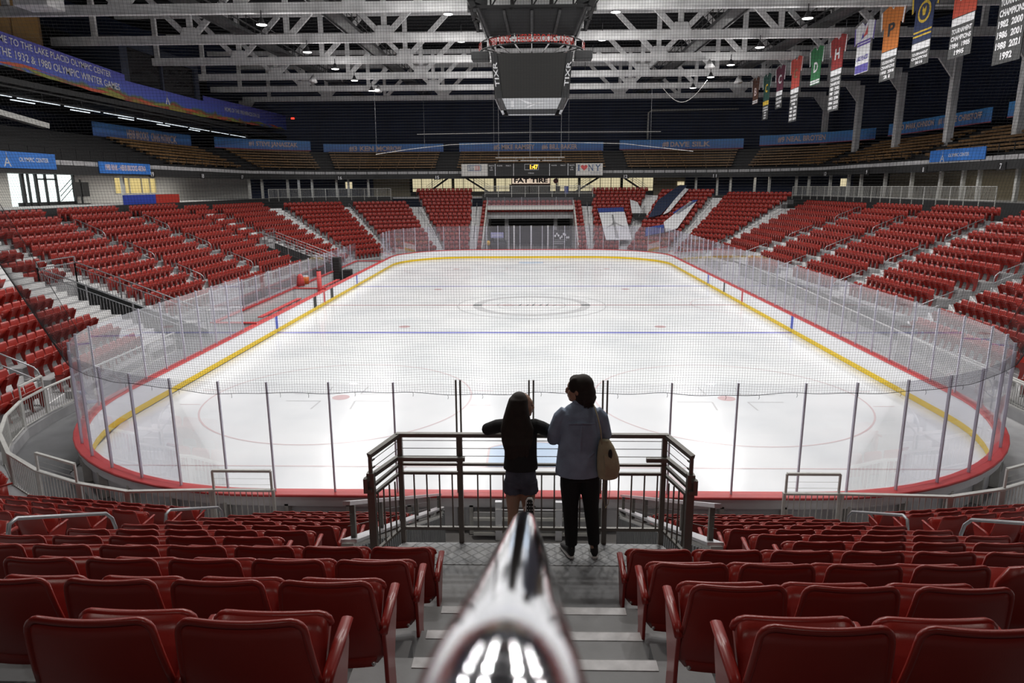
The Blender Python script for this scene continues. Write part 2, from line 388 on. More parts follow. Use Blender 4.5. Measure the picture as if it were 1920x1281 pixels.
mb = MB(); mb.box(RW-.014, RW+.012, YC+3.9, YC+4.15, .1, BH-.06); put(mb, 'bench_gate', M['blackish'], t)
# ---- glass panels with their stanchions
near_x = [-5.48, -4.2, -2.87, -1.54, -.05, 1.45, 2.79, 4.12, 5.47]
def s_of_x(x): return x if x >= 0 else PER+x
W_ = RW-RR
ss = [s_of_x(x) for x in near_x if x >= 0]
a_len = PI/2*RR
CQ = [6.5+1.13*i for i in range(14) if 6.5+1.13*i < W_+a_len-.5]; ss += CQ
k = int((RL-2*RR)/1.33); ss += [W_+a_len+ (RL-2*RR)*i/k for i in range(k)]
ss += [W_+a_len+(RL-2*RR)+a_len*i/7 for i in range(7)]
ss += [W_+2*a_len+(RL-2*RR)+2*W_*i/10 for i in range(10)]
ss += [3*W_+2*a_len+(RL-2*RR)+a_len*i/7 for i in range(7)]
ss += [3*W_+3*a_len+(RL-2*RR)+(RL-2*RR)*i/k for i in range(k)]
ss += [PER-q for q in CQ[::-1]]
ss += [s_of_x(x) for x in near_x if x < 0]
ss = sorted(ss)
GO = .12
panels = []
for i, s in enumerate(ss):
    s2 = ss[(i+1) % len(ss)]
    if s2 < s: s2 += PER
    (x, y), n = path_pt(s, GO); (x2, y2), n2 = path_pt(s2, GO)
    panels.append((s, s2, x, y, n, x2, y2))
def near_ord(x):
    k = sorted(near_x).index(min(near_x, key=lambda q: abs(q-x))); return k
cnt = {}
for (s, s2, x, y, n, x2, y2) in panels:
    mx, my = (x+x2)/2, (y+y2)/2
    if my < .25: side_near = True
    bench = mx < -12 and 17.2 < my < 46.5
    if bench: continue
    near = my < .6 and my < 1; dbl = near and (min(abs(x-q) for q in (-1.54, -.05, 1.45)) < .06)
    side = 'near end' if my < 0 else ('near left corner' if mx < 0 and my < RR else 'near right corner' if my < RR else 'far end' if my > RL else 'far left corner' if mx < 0 and my > RL-RR else 'far right corner' if my > RL-RR else 'left side' if mx < 0 else 'right side')
    cnt[side] = cnt.get(side, 0)+1; q = cnt[side]-1
    if side == 'near end':
        d = 'left' if mx < 0 else 'right'; kk = sorted(near_x); j = near_ord(x); c = 5
        lab = 'clear near end glass panel, %s' % (('%s right of the middle post' % ordn(q)) if mx > 0 else ('%s from the left corner' % ordn(q-6)))
    else: lab = 'rink glass panel of the %s, %s one counting counter-clockwise' % (side, ordn(q))
    g = thing('rink_glass', lab, 'rink glass', (x, y, BH), 'glass panels above the dasher boards')
    tx, ty = nrm((x2-x, y2-y)); L = math.hypot(x2-x, y2-y); nn = np.array((ty, -tx, 0))
    m = MB(); c = np.array(((x+x2)/2, (y+y2)/2, (BH+GT)/2)); m.obox(c, (tx*(L/2-.02), ty*(L/2-.02), 0), nn*.006, (0, 0, (GT-BH)/2))
    gm = M['glass_near'] if (my < .3) else M['glass']
    top = MB(); top.obox(c+np.array((0, 0, (GT-BH)/2-.004)), (tx*(L/2-.02), ty*(L/2-.02), 0), nn*.0075, (0, 0, .005))
    put(m, 'pane', gm, g)
    st = MB()
    if dbl:
        for o in (-.045, .045): st.bar((x+tx*o, y+ty*o, BH-.9), (x+tx*o, y+ty*o, GT+.08), .035, .05, up=(nn[0], nn[1], 0))
        put(st, 'door_post', M['rail_dark'], g, label='dark doubled door post')
    else:
        wd = .034
        st.bar((x, y, BH-.02), (x, y, GT+.03), wd, .05, up=(nn[0], nn[1], 0)); st.bar((x+nn[0]*.03, y+nn[1]*.03, BH-.02), (x+nn[0]*.03, y+nn[1]*.03, GT+.03), wd*.35, .02, up=(nn[0], nn[1], 0))
        put(st, 'stanchion', M['stanchion'], g)
# ---- safety net: vertical along the end, flaring outwards round the corners
NA = .84
SL = W_+a_len*NA
UN = np.linspace(-SL, SL, 201); BP = []; BN = []
for s in UN: (x, y), n = path_pt(s % PER, .20); BP.append((x, y)); BN.append(n)
BP = np.array(BP); BN = np.array(BN)
def npos(u, z):
    x = np.interp(u, UN, BP[:, 0]); y = np.interp(u, UN, BP[:, 1]); nx = np.interp(u, UN, BN[:, 0]); ny = np.interp(u, UN, BN[:, 1])
    w = min(1, max(0, (abs(u)-W_*.9)/(a_len*.6))); w = w*w*(3-2*w); k = .40*w*max(0, z-3.0)
    return x+nx*k, y+ny*k+.012*math.sin(u*3.1+z*2)*(1-w)+.008*math.sin(z*5+u)
def zlow(u): return 3.12+.02*math.sin(u*1.3)+.012*math.sin(u*5.1+1)-.035*abs(math.sin(u*1.18))
netm = mat('black_net_cord', (.012, .012, .014), .8)
mb = MB(); SPN = .053; ZT = 12.4; r_ = .0019
nv_ = int(2*SL/SPN)
for i in range(nv_+1):
    u = -SL+i*SPN; z0 = zlow(u); K = 9; pts = []
    for j in range(K+1):
        z = z0+(ZT-z0)*(j/K)**1.4; x, y = npos(u, z); pts.append((x+.010*math.sin(z*3+u*.9)*math.exp(-(z-z0)*.5), y, z))
    mb.tube(pts, r_, 3, caps=False)
kz = int((ZT-2.9)/SPN)
for j in range(kz):
    z = 2.95+j*SPN; run = []
    for u in np.arange(-SL, SL+.01, .42):
        zz = z+.03*math.exp(-(z-3)*1.2)*math.sin(u*2.36)
        if zz > zlow(u): run.append((*npos(u, zz), zz))
        else:
            if len(run) > 1: mb.tube(run, r_, 3, caps=False)
            run = []
    if len(run) > 1: mb.tube(run, r_, 3, caps=False)
nt_ = thing('safety_net', 'black cord safety net hanging above the near end glass and round its corners', 'net', (0, 0, 3.2))
put(mb, 'mesh_cord', netm, nt_)
mb = MB(); mb.tube([(*npos(u, zlow(u)), zlow(u)) for u in np.arange(-SL, SL, .12)], .006, 5)
for u in np.arange(-SL, SL, .9):
    z = zlow(u); x, y = npos(u+.2*math.sin(u*9), z); mb.tube([(x, y, z), (x+.01, y-.01, z-.05), (x, y, z-.09)], .004, 4)
for s in (-SL, SL): mb.tube([(*npos(s, z), z) for z in np.linspace(zlow(s), ZT, 14)], .008, 5)
put(mb, 'edge_rope', netm, nt_)
# ================================================================ SEATS
# local frame: floor at z=0, back of the shell at y=0, sitter looks along +y
def seat_parts():
    back = MB()
    def bk(u, v):        # u across 0..1, v up 0..1
        s = u*2-1; t = math.copysign(1-(1-abs(s))**1.7, s); z = .33+.52*v
        w = .262-.040*v
        if v < .16: w -= .05*((.16-v)/.16)**2
        e = max(0, (abs(t)-.76)/.24); zz = z - .058*(1-math.sqrt(max(0, 1-e*e)))*max(0, (v-.5)/.5)-.004*math.cos(t*2.2)*v
        y = .02+.050*(1-v)**2*1.2 - .035*v + .030*t*t*(1-.3*v)
        return (t*w, y, zz)
    back.shell(bk, 20, 8, (0, .024, 0))
    rim = MB(); pts = []
    ed = [(0, v) for v in (.45, .6, .75, .9)]+[(a, 1.0) for a in np.linspace(0, 1, 21)]+[(1, v) for v in (.9, .75, .6, .45)]
    for a, v in ed: x, y, z = bk(a, v); pts.append((x, y+.006, z))
    rim.tube(pts, .0135, 7)
    pan = MB()
    def pn(u, v):        # folded seat pan
        s = u*2-1; t = math.copysign(1-(1-abs(s))**1.7, s); w = .222-.02*(v < .1); e = max(0, (abs(t)-.76)/.24)
        y = .075+.20*v+.02*t*t; z = .33+.36*v-.045*(1-math.sqrt(max(0, 1-e*e)))*max(0, (v-.5)/.5)
        return (t*w, y, z)
    pan.shell(pn, 16, 6, (0, -.03, .012))
    pan.tube([pn(a, 1.0)+np.array((0, -.012, .008)) if False else (pn(a, 1.0)[0], pn(a, 1.0)[1]-.012, pn(a, 1.0)[2]+.006) for a in np.linspace(0, 1, 17)], .017, 7)
    def arm_at(x):
        arm = MB(); arm.tube([(x, .03, .555), (x, .10, .585), (x, .22, .605), (x, .36, .625)], [(.022, .012), (.024, .014), (.026, .014), (.024, .011)], 8); return arm
    def leg_at(x):
        leg = MB()
        P = [(.34, .62), (.33, .54), (.27, .40), (.22, .28), (.235, .12), (.26, .0), (.14, .0), (.10, .10), (.06, .26), (.05, .42), (.03, .55), (.10, .585)]
        leg.prism(P, (0, 1, 0), (0, 0, 1), (.022, 0, 0), (x-.011, 0, 0)); return leg
    return back, rim, pan, arm_at, leg_at
def make_seat(sides, label='x'):
    back, rim, pan, arm_at, leg_at = seat_parts()
    root = thing('stadium_seat', label, 'seat', (0, 0, 0), 'red folding seats of the lower bowl')
    b = put(back, 'backrest', M['seat'], root, smooth=True); put(rim, 'backrest_rim', M['seat'], b, smooth=True)
    put(pan, 'seat_pan', M['seat'], root, smooth=True)
    for s in sides:
        put(arm_at(s*.266), 'armrest', M['seat_metal'], root, smooth=True); bevel(put(leg_at(s*.266), 'support_leg', M['seat_metal'], root), .006, 2)
    for s in (-1, 1):
        bl = MB(); bl.sphere((s*.215, .012, .40), (.012, .008, .012), 8, 5); put(bl, 'hinge_bolt', M['bolt'], root, smooth=True)
    return root
seat_mid = make_seat((1,)); seat_end = make_seat((1, -1)); seat_l = make_seat((-1,))
# light version for the far seats (merged)
def far_seat():
    m = MB()
    def bk(u, v):
        t = u*2-1; w = .245-.012*v-(.06 if v > .9 else 0)*1.0-(.03 if v < .1 else 0)
        return (t*w, .03-.04*v+.03*t*t, .33+.52*v-.02*(abs(t) > .9)*(v > .9))
    m.shell(bk, 4, 4, (0, .03, 0)); 
    def pn(u, v):
        t = u*2-1; return (t*.215, .075+.20*v+.02*t*t, .33+.36*v)
    m.shell(pn, 2, 2, (0, -.03, .014))
    for s in (1,): m.box(s*.266-.014, s*.266+.014, .03, .34, .56, .60); m.box(s*.266-.01, s*.266+.01, .05, .24, .0, .56)
    return np.array(m.v), m.f
FS_V, FS_F = far_seat()
# ---- sections: A,B front edge (back planes of the first row), C,D rear edge; zf = top of first row backs
SEC = []
def sec(name, A, B, C, D, n, zf, rise, words, skip=None, smat='conc'): SEC.append(dict(name=name, A=A, B=B, C=C, D=D, n=n, zf=zf, rise=rise, words=words, skip=skip, smat=smat))
NT, NRS = .91, .4186; NY = -1.54
# near end, left and right of the centre aisle (row 0 is the one by the ice)
sec('near_left', (-5.2, NY), (-.79, NY), (-5.2, NY-NT*13), (-.79, NY-NT*13), 14, 1.136, NRS, 'near end block left of the centre stairs', skip=lambda j, x, y: (j < 8 and x > -2.15), smat='conc_dark')
sec('near_right', (.66, NY), (5.1, NY), (.66, NY-NT*13), (5.1, NY-NT*13), 14, 1.136, NRS, 'near end block right of the centre stairs', skip=lambda j, x, y: (j < 8 and x < 2.0), smat='conc_dark')
# near corners
sec('corner_a', (-10.4, -.9), (-6.5, -1.45), (-15.2, -10.2), (-7.3, -12.2), 13, 1.15, .41, 'near left corner block nearest the stairs')
sec('corner_b', (-14.9, 2.7), (-11.5, -.2), (-24.0, -4.0), (-17.6, -8.6), 13, 1.2, .41, 'near left corner block')
sec('left_a', (-15.9, 7.3), (-15.7, 3.9), (-27.0, 7.4), (-26.5, 1.5), 13, 1.2, .40, 'first block of the left stand')
sec('left_b', (-16.7, 14.3), (-16.2, 8.6), (-27.6, 14.6), (-27.2, 8.6), 13, 1.3, .40, 'second block of the left stand')
sec('left_over_tunnel', (-23.2, 19.8), (-23.2, 15.2), (-28.5, 19.9), (-28.3, 14.9), 6, 3.42, .44, 'rows above the left stand tunnel')
sec('left_c', (-18.95, 27.2), (-18.95, 21.0), (-29.0, 27.2), (-29.0, 21.0), 12, 1.50, .413, 'third block of the left stand')
sec('left_d', (-19.2, 35.0), (-19.3, 28.8), (-29.3, 35.2), (-29.2, 28.8), 12, 1.50, .413, 'fourth block of the left stand')
sec('left_e', (-18.8, 42.3), (-19.1, 36.5), (-29.0, 43.0), (-29.2, 36.6), 12, 1.50, .41, 'fifth block of the left stand')
sec('left_over_tunnel_b', (-23.4, 46.6), (-23.7, 43.8), (-28.7, 47.8), (-28.9, 44.2), 7, 3.35, .41, 'rows above the far left tunnel')
sec('left_f', (-16.9, 49.6), (-18.0, 47.0), (-28.0, 59.0), (-28.7, 49.0), 12, 1.35, .40, 'sixth block of the left stand')
sec('far_corner_l', (-14.9, 56.4), (-17.0, 52.6), (-21.7, 66.5), (-26.4, 60.6), 12, 1.25, .40, 'far left corner block')
sec('far_b_l', (-10.1, 59.5), (-14.2, 57.4), (-14.9, 70.6), (-20.8, 67.6), 12, 1.2, .40, 'far end block second from the left')
sec('far_a_l', (-6.5, 59.5), (-9.1, 59.5), (-7.2, 73.2), (-14.1, 73.2), 16, 1.2, .387, 'far end block left of the tunnel')
sec('far_c', (6.0, 59.5), (-6.1+.3, 59.5), (6.0, 70.5), (-5.8, 70.5), 12, 1.2, .40, 'far end centre block around the tunnel', skip=lambda j, x, y: abs(x) < 5.05 and j < 9)
sec('far_a_r', (9.1, 59.5), (6.6, 59.5), (14.3, 73.2), (7.4, 73.2), 16, 1.2, .387, 'far end block right of the tunnel')
sec('far_b_r', (13.9, 57.6), (10.2, 59.5), (21.0, 67.8), (15.5, 71.2), 15, 1.2, .40, 'far end block second from the right')
sec('far_corner_r', (16.5, 53.0), (14.7, 56.4), (27.2, 60.5), (22.2, 67.0), 14, 1.3, .40, 'far right corner block')
sec('right_f', (17.2, 46.0), (17.0, 51.6), (28.2, 46.3), (27.9, 58.6), 11, 1.60, .41, 'sixth block of the right stand')
sec('right_e', (18.1, 37.4), (17.9, 43.3), (28.0, 37.3), (27.8, 44.0), 11, 1.68, .41, 'fifth block of the right stand')
sec('right_d', (18.65, 28.8), (18.6, 35.4), (27.9, 28.8), (27.9, 35.8), 11, 1.74, .41, 'fourth block of the right stand')
sec('right_c', (18.6, 20.0), (18.6, 26.6), (27.9, 19.8), (27.9, 27.0), 11, 1.78, .41, 'third block of the right stand')
sec('right_b', (17.4, 10.4), (17.6, 17.8), (27.8, 10.4), (27.8, 18.0), 12, 1.30, .41, 'second block of the right stand')
sec('right_a', (15.9, 4.4), (16.3, 8.6), (26.8, 2.0), (27.0, 8.6), 13, 1.2, .41, 'first block of the right stand')
sec('corner_b_r', (11.5, -.2), (14.9, 2.9), (17.6, -8.6), (24.0, -4.0), 13, 1.2, .41, 'near right corner block')
sec('corner_a_r', (6.4, -1.45), (10.4, -.9), (7.2, -12.2), (15.2, -10.2), 13, 1.15, .41, 'near right corner block nearest the stairs')
def L2(a, b, t): return (a[0]+(b[0]-a[0])*t, a[1]+(b[1]-a[1])*t)
SEATS = []
for S in SEC:
    n = S['n']; S['rows'] = []
    for j in range(n):
        t = j/(n-1); P, Q = L2(S['A'], S['C'], t), L2(S['B'], S['D'], t)
        L = math.hypot(Q[0]-P[0], Q[1]-P[1]); d = ((Q[0]-P[0])/L, (Q[1]-P[1])/L)
        nb = (S['C'][0]+S['D'][0]-S['A'][0]-S['B'][0], S['C'][1]+S['D'][1]-S['A'][1]-S['B'][1])
        out = (-d[1], d[0]);
        if out[0]*nb[0]+out[1]*nb[1] < 0: out = (d[1], -d[0])
        face = (-out[0], -out[1]); rz = math.atan2(-face[0], face[1])
        k = max(1, int(round(L/.532-.15))); zt = S['zf']+S['rise']*j; z = zt-.85
        S['rows'].append((P, Q, z, out))
        p0 = .532
        # seats are numbered from the end next to the aisle nearest the middle of the arena
        near_is_Q = abs(Q[0]) < abs(P[0])-.2
        row = []
        for i in range(k):
            a = (L-(k-1)*p0)/2+i*p0
            if S['name'] == 'near_left': a = L-.27-(k-1-i)*p0
            if S['name'] == 'near_right': a = .27+i*p0
            x, y = P[0]+d[0]*a, P[1]+d[1]*a
            if S['skip'] and S['skip'](j, x, y): continue
            row.append((x, y, i))
        for ii, (x, y, i) in enumerate(row):
            ends = (ii == 0, ii == len(row)-1)
            u, v, dd = proj((x, y, z+.7))
            SEATS.append(dict(sec=S, j=j, i=ii, n=len(row), x=x, y=y, z=z, rz=rz, ends=ends, u=u, v=v, d=dd, nearQ=near_is_Q))
vis = [s for s in SEATS if s['d'] > .4 and -170 < s['u'] < 2090 and -100 < s['v'] < 1430]
inn = [s for s in vis if -10 < s['u'] < 1930 and s['v'] < 1300]
# the three hundred that show largest: nearest first, leaving out those hidden behind the rows in front of them
def score(s):
    h = 1.0
    if s['sec']['name'].startswith('near') and s['j'] < 7: h = .80
    if s['sec']['name'].startswith('corner') : h = .7
    if not (0 < s['u'] < 1920 and s['v'] < 1281): h *= .5
    return s['d']/h
inn.sort(key=score)
IND = inn[:299]
ids = set(id(s) for s in IND)
rowname = lambda s: ordn(s['j'])
used_lab = set()
def seat_label(s):
    S = s['sec']; j = s['j']; 
    if S['name'] in ('near_left', 'near_right'):
        r = s['n']-1-s['i'] if S['name'] == 'near_left' else s['i']
        where = 'by the stairs' if j >= 8 else 'by the platform railing'
        lab = 'red seat %s of the stairs, %s row from the ice, %s from the aisle' % ('left' if S['name'] == 'near_left' else 'right', ordn(j), ordn(r))
    else:
        r = s['i']
        lab = 'red seat, %s in %s row of the %s' % (ordn(r), ordn(j), S['words'])
    return lab
for s in IND:
    # local +x of a seat looking along +y; which ends need an extra arm
    d0, d1 = s['ends']
    # direction P->Q in local x sign
    P, Q, z, out = s['sec']['rows'][s['j']]
    lx = (math.cos(s['rz']), math.sin(s['rz'])); sg = 1 if (Q[0]-P[0])*lx[0]+(Q[1]-P[1])*lx[1] > 0 else -1
    startx = (d0 if sg > 0 else d1)      # seat is at the local -x end of the row
    proto = seat_end if startx else seat_mid
    copytree(proto, (s['x'], s['y'], s['z']), s['rz'], seat_label(s), 'red folding seats of the %s' % s['sec']['words'])
def kill(o):
    for c in list(o.children): kill(c)
    bpy.data.objects.remove(o)
for o in (seat_mid, seat_end, seat_l): kill(o)
rest = [s for s in vis if id(s) not in ids and -60 < s['u'] < 1980]
V = []; F = []; nb = 0
for s in rest:
    c, sn = math.cos(s['rz']), math.sin(s['rz']); R3 = np.array(((c, -sn, 0), (sn, c, 0), (0, 0, 1)))
    V.append(FS_V@R3.T+np.array((s['x'], s['y'], s['z']))); F.append(np.array(FS_F)+nb); nb += len(FS_V)
V = np.concatenate(V); F = np.concatenate(F)
me = bpy.data.meshes.new('stadium_seats'); me.vertices.add(len(V)); me.vertices.foreach_set('co', V.ravel())
me.loops.add(F.size); me.loops.foreach_set('vertex_index', F.ravel().astype(np.int32)); me.polygons.add(len(F)); me.polygons.foreach_set('loop_start', np.arange(0, F.size, 4, dtype=np.int32))
me.materials.append(M['seat']); me.polygons.foreach_set('use_smooth', np.ones(len(F), bool)); me.update(calc_edges=True); me.validate()
o = bpy.data.objects.new('stadium_seating', me); COL.objects.link(o); tag(o, 'rows of red folding seats filling the stands round the rink', 'seating', kind='stuff')
print('seats', len(SEATS), 'individual', len(IND), 'merged', len(rest))
# ================================================================ TERRACES AND AISLES
BK = .17     # tread runs this far behind the back plane
def strip(mb, P0, P1, P2, P3, z, mi): mb.add([(P0[0], P0[1], z), (P1[0], P1[1], z), (P2[0], P2[1], z), (P3[0], P3[1], z)], [(0, 1, 2, 3)], mi)
mb_t = {}
def edge_pts(S, j, side):
    P, Q, z, out = S['rows'][max(0, min(S['n']-1, j))]
    E = P if side == 0 else Q
    if j < 0: P1 = S['rows'][1][side]; E = (2*E[0]-P1[0], 2*E[1]-P1[1])
    if j >= S['n']: P1 = S['rows'][S['n']-2][side]; E = (2*E[0]-P1[0], 2*E[1]-P1[1])
    return E
for S in SEC:
    mb = MB(); n = S['n']; m = M[S['smat']]
    hole = S['name'] == 'far_c'
    for j in range(n):
        if hole and j < 9:
            spans = [(0, .075), (.925, 1)]
        elif S['name'] == 'near_left' and j < 8: spans = [(0, .70)]
        elif S['name'] == 'near_right' and j < 8: spans = [(.30, 1)]
        else: spans = [(0, 1)]
        P, Q, z, out = S['rows'][j]
        Pn, Qn = edge_pts(S, j-1, 0), edge_pts(S, j-1, 1)
        for a, b in spans:
            def at(X, Y_, t): return L2(X, Y_, t)
            rear0, rear1 = at(P, Q, a), at(P, Q, b); fr0, fr1 = at(Pn, Qn, a), at(Pn, Qn, b)
            r0 = (rear0[0]+out[0]*BK, rear0[1]+out[1]*BK); r1 = (rear1[0]+out[0]*BK, rear1[1]+out[1]*BK)
            f0 = (fr0[0]+out[0]*BK, fr0[1]+out[1]*BK); f1 = (fr1[0]+out[0]*BK, fr1[1]+out[1]*BK)
            zb = z-S['rise'] if j > 0 else -.02
            vs = [(f0[0], f0[1], z), (f1[0], f1[1], z), (r1[0], r1[1], z), (r0[0], r0[1], z), (f0[0], f0[1], zb-.0), (f1[0], f1[1], zb), (r1[0], r1[1], zb), (r0[0], r0[1], zb)]
            mb.add(vs, [(0, 1, 2, 3), (4, 5, 1, 0), (5, 6, 2, 1), (7, 4, 0, 3)], 0)
    struct(mb, 'floor_terrace', [m])
def aisle(S1, side1, S2, side2, white=True, j0=0, words='', rails=((1, 3), (4.2, 6.2), (7.4, 9.4)), grp='aisle handrails', steps_mat=None):
    """stairs between side1 of S1 and side2 of S2"""
    n = min(S1['n'], S2['n']); mb = MB(); dz1 = S1['zf']-.85; dz2 = S2['zf']-.85
    def pz(S, side, t):
        j = t
        E0 = edge_pts(S, 0, side); E1 = edge_pts(S, 1, side); e = (E0[0]+(E1[0]-E0[0])*j, E0[1]+(E1[1]-E0[1])*j); return e
    out = S1['rows'][0][3]
    if S1['name'].startswith('far') or S2['name'].startswith('far'): steps_mat = M['pale_tread']
    for q in range(j0*2-1, n*2):
        t0, t1 = q/2-.5, q/2
        a0, a1 = pz(S1, side1, t0), pz(S1, side1, t1); b0, b1 = pz(S2, side2, t0), pz(S2, side2, t1)
        z = (dz1+S1['rise']*(q/2)+dz2+S2['rise']*(q/2))/2; zb = z-(S1['rise']+S2['rise'])/4-.01 if q > j0*2-1 else -.02
        k = BK+.0
        f = lambda p: (p[0]+out[0]*k, p[1]+out[1]*k)
        a0, a1, b0, b1 = f(a0), f(a1), f(b0), f(b1)
        mb.add([(*a0, z), (*b0, z), (*b1, z), (*a1, z), (*a0, zb), (*b0, zb), (*b1, zb), (*a1, zb)], [(0, 1, 2, 3), (5, 6, 2, 1), (7, 4, 0, 3)], 0)
        mb.add([(*a0, z), (*b0, z), (*b0, zb), (*a0, zb)], [(3, 2, 1, 0)], 1)
        m0 = L2(a0, a1, .14); m1 = L2(b0, b1, .14); mb.add([(*a0, z+.003), (*b0, z+.003), (*m1, z+.003), (*m0, z+.003)], [(0, 1, 2, 3)], 1)
    struct(mb, 'floor_stairs', [(M['conc_dark'] if 'near' in S1['name']+S2['name'] else M['conc']) if steps_mat is None else steps_mat, M['white_step']])
    for ri, (ra, rb) in enumerate(rails):
        if rb > n: continue
        pts = []; 
        def rp(t, h):
            a, b = pz(S1, side1, t), pz(S2, side2, t); c = L2(a, b, .5); z = (dz1+dz2)/2+(S1['rise']+S2['rise'])/2*t; return np.array((c[0], c[1], z+h))
        A0, A1 = rp(ra, 0), rp(rb, 0); dn = nrm(A1-A0)
        g = thing('aisle_handrail', '%s handrail up %s' % (ordn(ri), words), 'handrail', tuple(A0), grp)
        u = np.array((0, 0, 1.0)); H = .92
        pts = [A0, A0+u*(H-.22), A0+u*(H-.08)+dn*.05, A0+u*H+dn*.18, A1+u*H-dn*.18, A1+u*(H-.07)-dn*.05, A1+u*(H-.22), A1]
        m = MB(); m.tube(pts, .024, 8); put(m, 'rail_loop', M['steel'], g, smooth=True)
        m = MB(); m.tube([A0+u*.52, A1+u*.52], .019, 8); put(m, 'mid_rail', M['steel'], g, smooth=True)
SX = {s['name']: s for s in SEC}
aisle(SX['corner_a'], 1, SX['near_left'], 0, words='between the near left corner block and the near end block', rails=((.3, 2.3), (3.6, 5.6)))
aisle(SX['near_right'], 1, SX['corner_a_r'], 0, words='between the near end block and the near right corner block', rails=((.3, 2.3), (3.6, 5.6)))
aisle(SX['corner_b'], 1, SX['corner_a'], 0, words='in the near left corner', rails=((.4, 2.4),))
aisle(SX['corner_a_r'], 1, SX['corner_b_r'], 0, words='in the near right corner', rails=((.4, 2.4),))
aisle(SX['left_a'], 1, SX['corner_b'], 0, words='at the near corner of the left stand', rails=((.4, 2.4),))
aisle(SX['left_b'], 1, SX['left_a'], 0, words='between the first two blocks of the left stand', rails=((.2, 2.6), (4, 6), (7.5, 9.5)))
aisle(SX['left_c'], 0, SX['left_d'], 1, words='between the third and fourth blocks of the left stand')
aisle(SX['left_d'], 0, SX['left_e'], 1, words='between the fourth and fifth blocks of the left stand')
aisle(SX['left_f'], 0, SX['far_corner_l'], 1, words='between the left stand and the far left corner block', rails=((.4, 2.6), (4, 6), (7.2, 9.2)))
aisle(SX['far_corner_l'], 0, SX['far_b_l'], 1, words='right of the far left corner block', rails=((.2, 2.6), (3.6, 6.4), (7.4, 10.4)))
aisle(SX['far_b_l'], 0, SX['far_a_l'], 1, words='between the two far end blocks left of the tunnel', rails=((2, 5), (6.5, 9.5)))
aisle(SX['far_a_l'], 0, SX['far_c'], 1, words='left of the far tunnel', rails=((1, 5), (6.5, 10.5)))
aisle(SX['far_c'], 0, SX['far_a_r'], 1, words='right of the far tunnel', rails=((1, 5), (6.5, 10.5)))
aisle(SX['far_a_r'], 0, SX['far_b_r'], 1, words='between the two far end blocks right of the tunnel', rails=((2, 5), (6.5, 9.5)))
aisle(SX['far_b_r'], 0, SX['far_corner_r'], 1, words='left of the far right corner block', rails=((.2, 2.6), (3.6, 6.4), (7.4, 10.4)))
aisle(SX['far_corner_r'], 0, SX['right_f'], 1, words='between the far right corner block and the right stand', rails=((.4, 2.6), (4, 6), (7.4, 9.4)))
aisle(SX['right_f'], 0, SX['right_e'], 1, words='between the fifth and sixth blocks of the right stand', rails=((.2, 2.0), (3.6, 5.6), (7.2, 9.2)))
aisle(SX['right_e'], 0, SX['right_d'], 1, words='between the fourth and fifth blocks of the right stand', rails=((-.8, 1.4), (2.6, 4.8), (6, 8.2)))
aisle(SX['right_d'], 0, SX['right_c'], 1, words='between the third and fourth blocks of the right stand', rails=((-.8, 1.2), (2.4, 4.8), (6, 8.4)))
aisle(SX['right_c'], 0, SX['right_b'], 1, words='between the second and third blocks of the right stand', rails=((0, 2.2), (3.6, 6), (7.4, 9.6)))
aisle(SX['right_b'], 0, SX['right_a'], 1, words='between the first two blocks of the right stand', rails=((.4, 2.6), (4, 6.2)))
aisle(SX['right_a'], 0, SX['corner_b_r'], 1, words='at the near corner of the right stand', rails=((.4, 2.4),))
# ================================================================ UPPER BOWL, CONCOURSE, WALLS
UH, UY0, UY1, UR = 31.0, 15.0, 73.0, 12.0
ULEN = 2*(UY1-UR-UY0)+2*(UH-UR)+PI*UR
def up(s, off=0.0):
    """point on the balcony line at arc length s (left near end -> far end -> right near end), moved outwards by off"""
    a = PI/2*UR; l1 = UY1-UR-UY0; f = 2*(UH-UR)
    if s <= l1: return (-UH-off, UY0+s)
    s -= l1
    if s <= a:
        t = PI/2*s/a; return (-UH+UR-(UR+off)*math.cos(t), UY1-UR+(UR+off)*math.sin(t))
    s -= a
    if s <= f: return (-(UH-UR)+s, UY1+off)
    s -= f
    if s <= a:
        t = PI/2*(1-s/a); return (UH-UR+(UR+off)*math.cos(t), UY1-UR+(UR+off)*math.sin(t))
    s -= a; return (UH+off, UY1-UR-s)
def usteps(s0, s1, d=1.6):
    n = max(1, int(round((s1-s0)/d))); return [s0+(s1-s0)*i/n for i in range(n+1)]
def uprof(mb, s0, s1, prof, mi=0, d=1.6, cap=True):
    """closed profile [(off,z)] swept along the balcony line"""
    S = usteps(s0, s1, d); k = len(prof); vs = []
    for s in S:
        for o, z in prof: x, y = up(s, o); vs.append((x, y, z))
    fs = []
    for i in range(len(S)-1):
        for a in range(k): b = (a+1) % k; fs.append((i*k+a, i*k+b, (i+1)*k+b, (i+1)*k+a))
    if cap: fs.append(tuple(range(k-1, -1, -1))); fs.append(tuple((len(S)-1)*k+a for a in range(k)))
    mb.add(vs, fs, mi)
def ubox(mb, s0, s1, o0, o1, z0, z1, mi=0, d=1.6): uprof(mb, s0, s1, [(o0, z0), (o1, z0), (o1, z1), (o0, z1)], mi, d)
def uframe(s, off=0.0):
    x, y = up(s, off); x2, y2 = up(s+.05, off); t = nrm((x2-x, y2-y, 0)); return np.array((x, y, 0.0)), t, np.array((t[1], -t[0], 0)) # point, tangent, inward normal
CZ = 6.0      # concourse floor level
mb = MB()
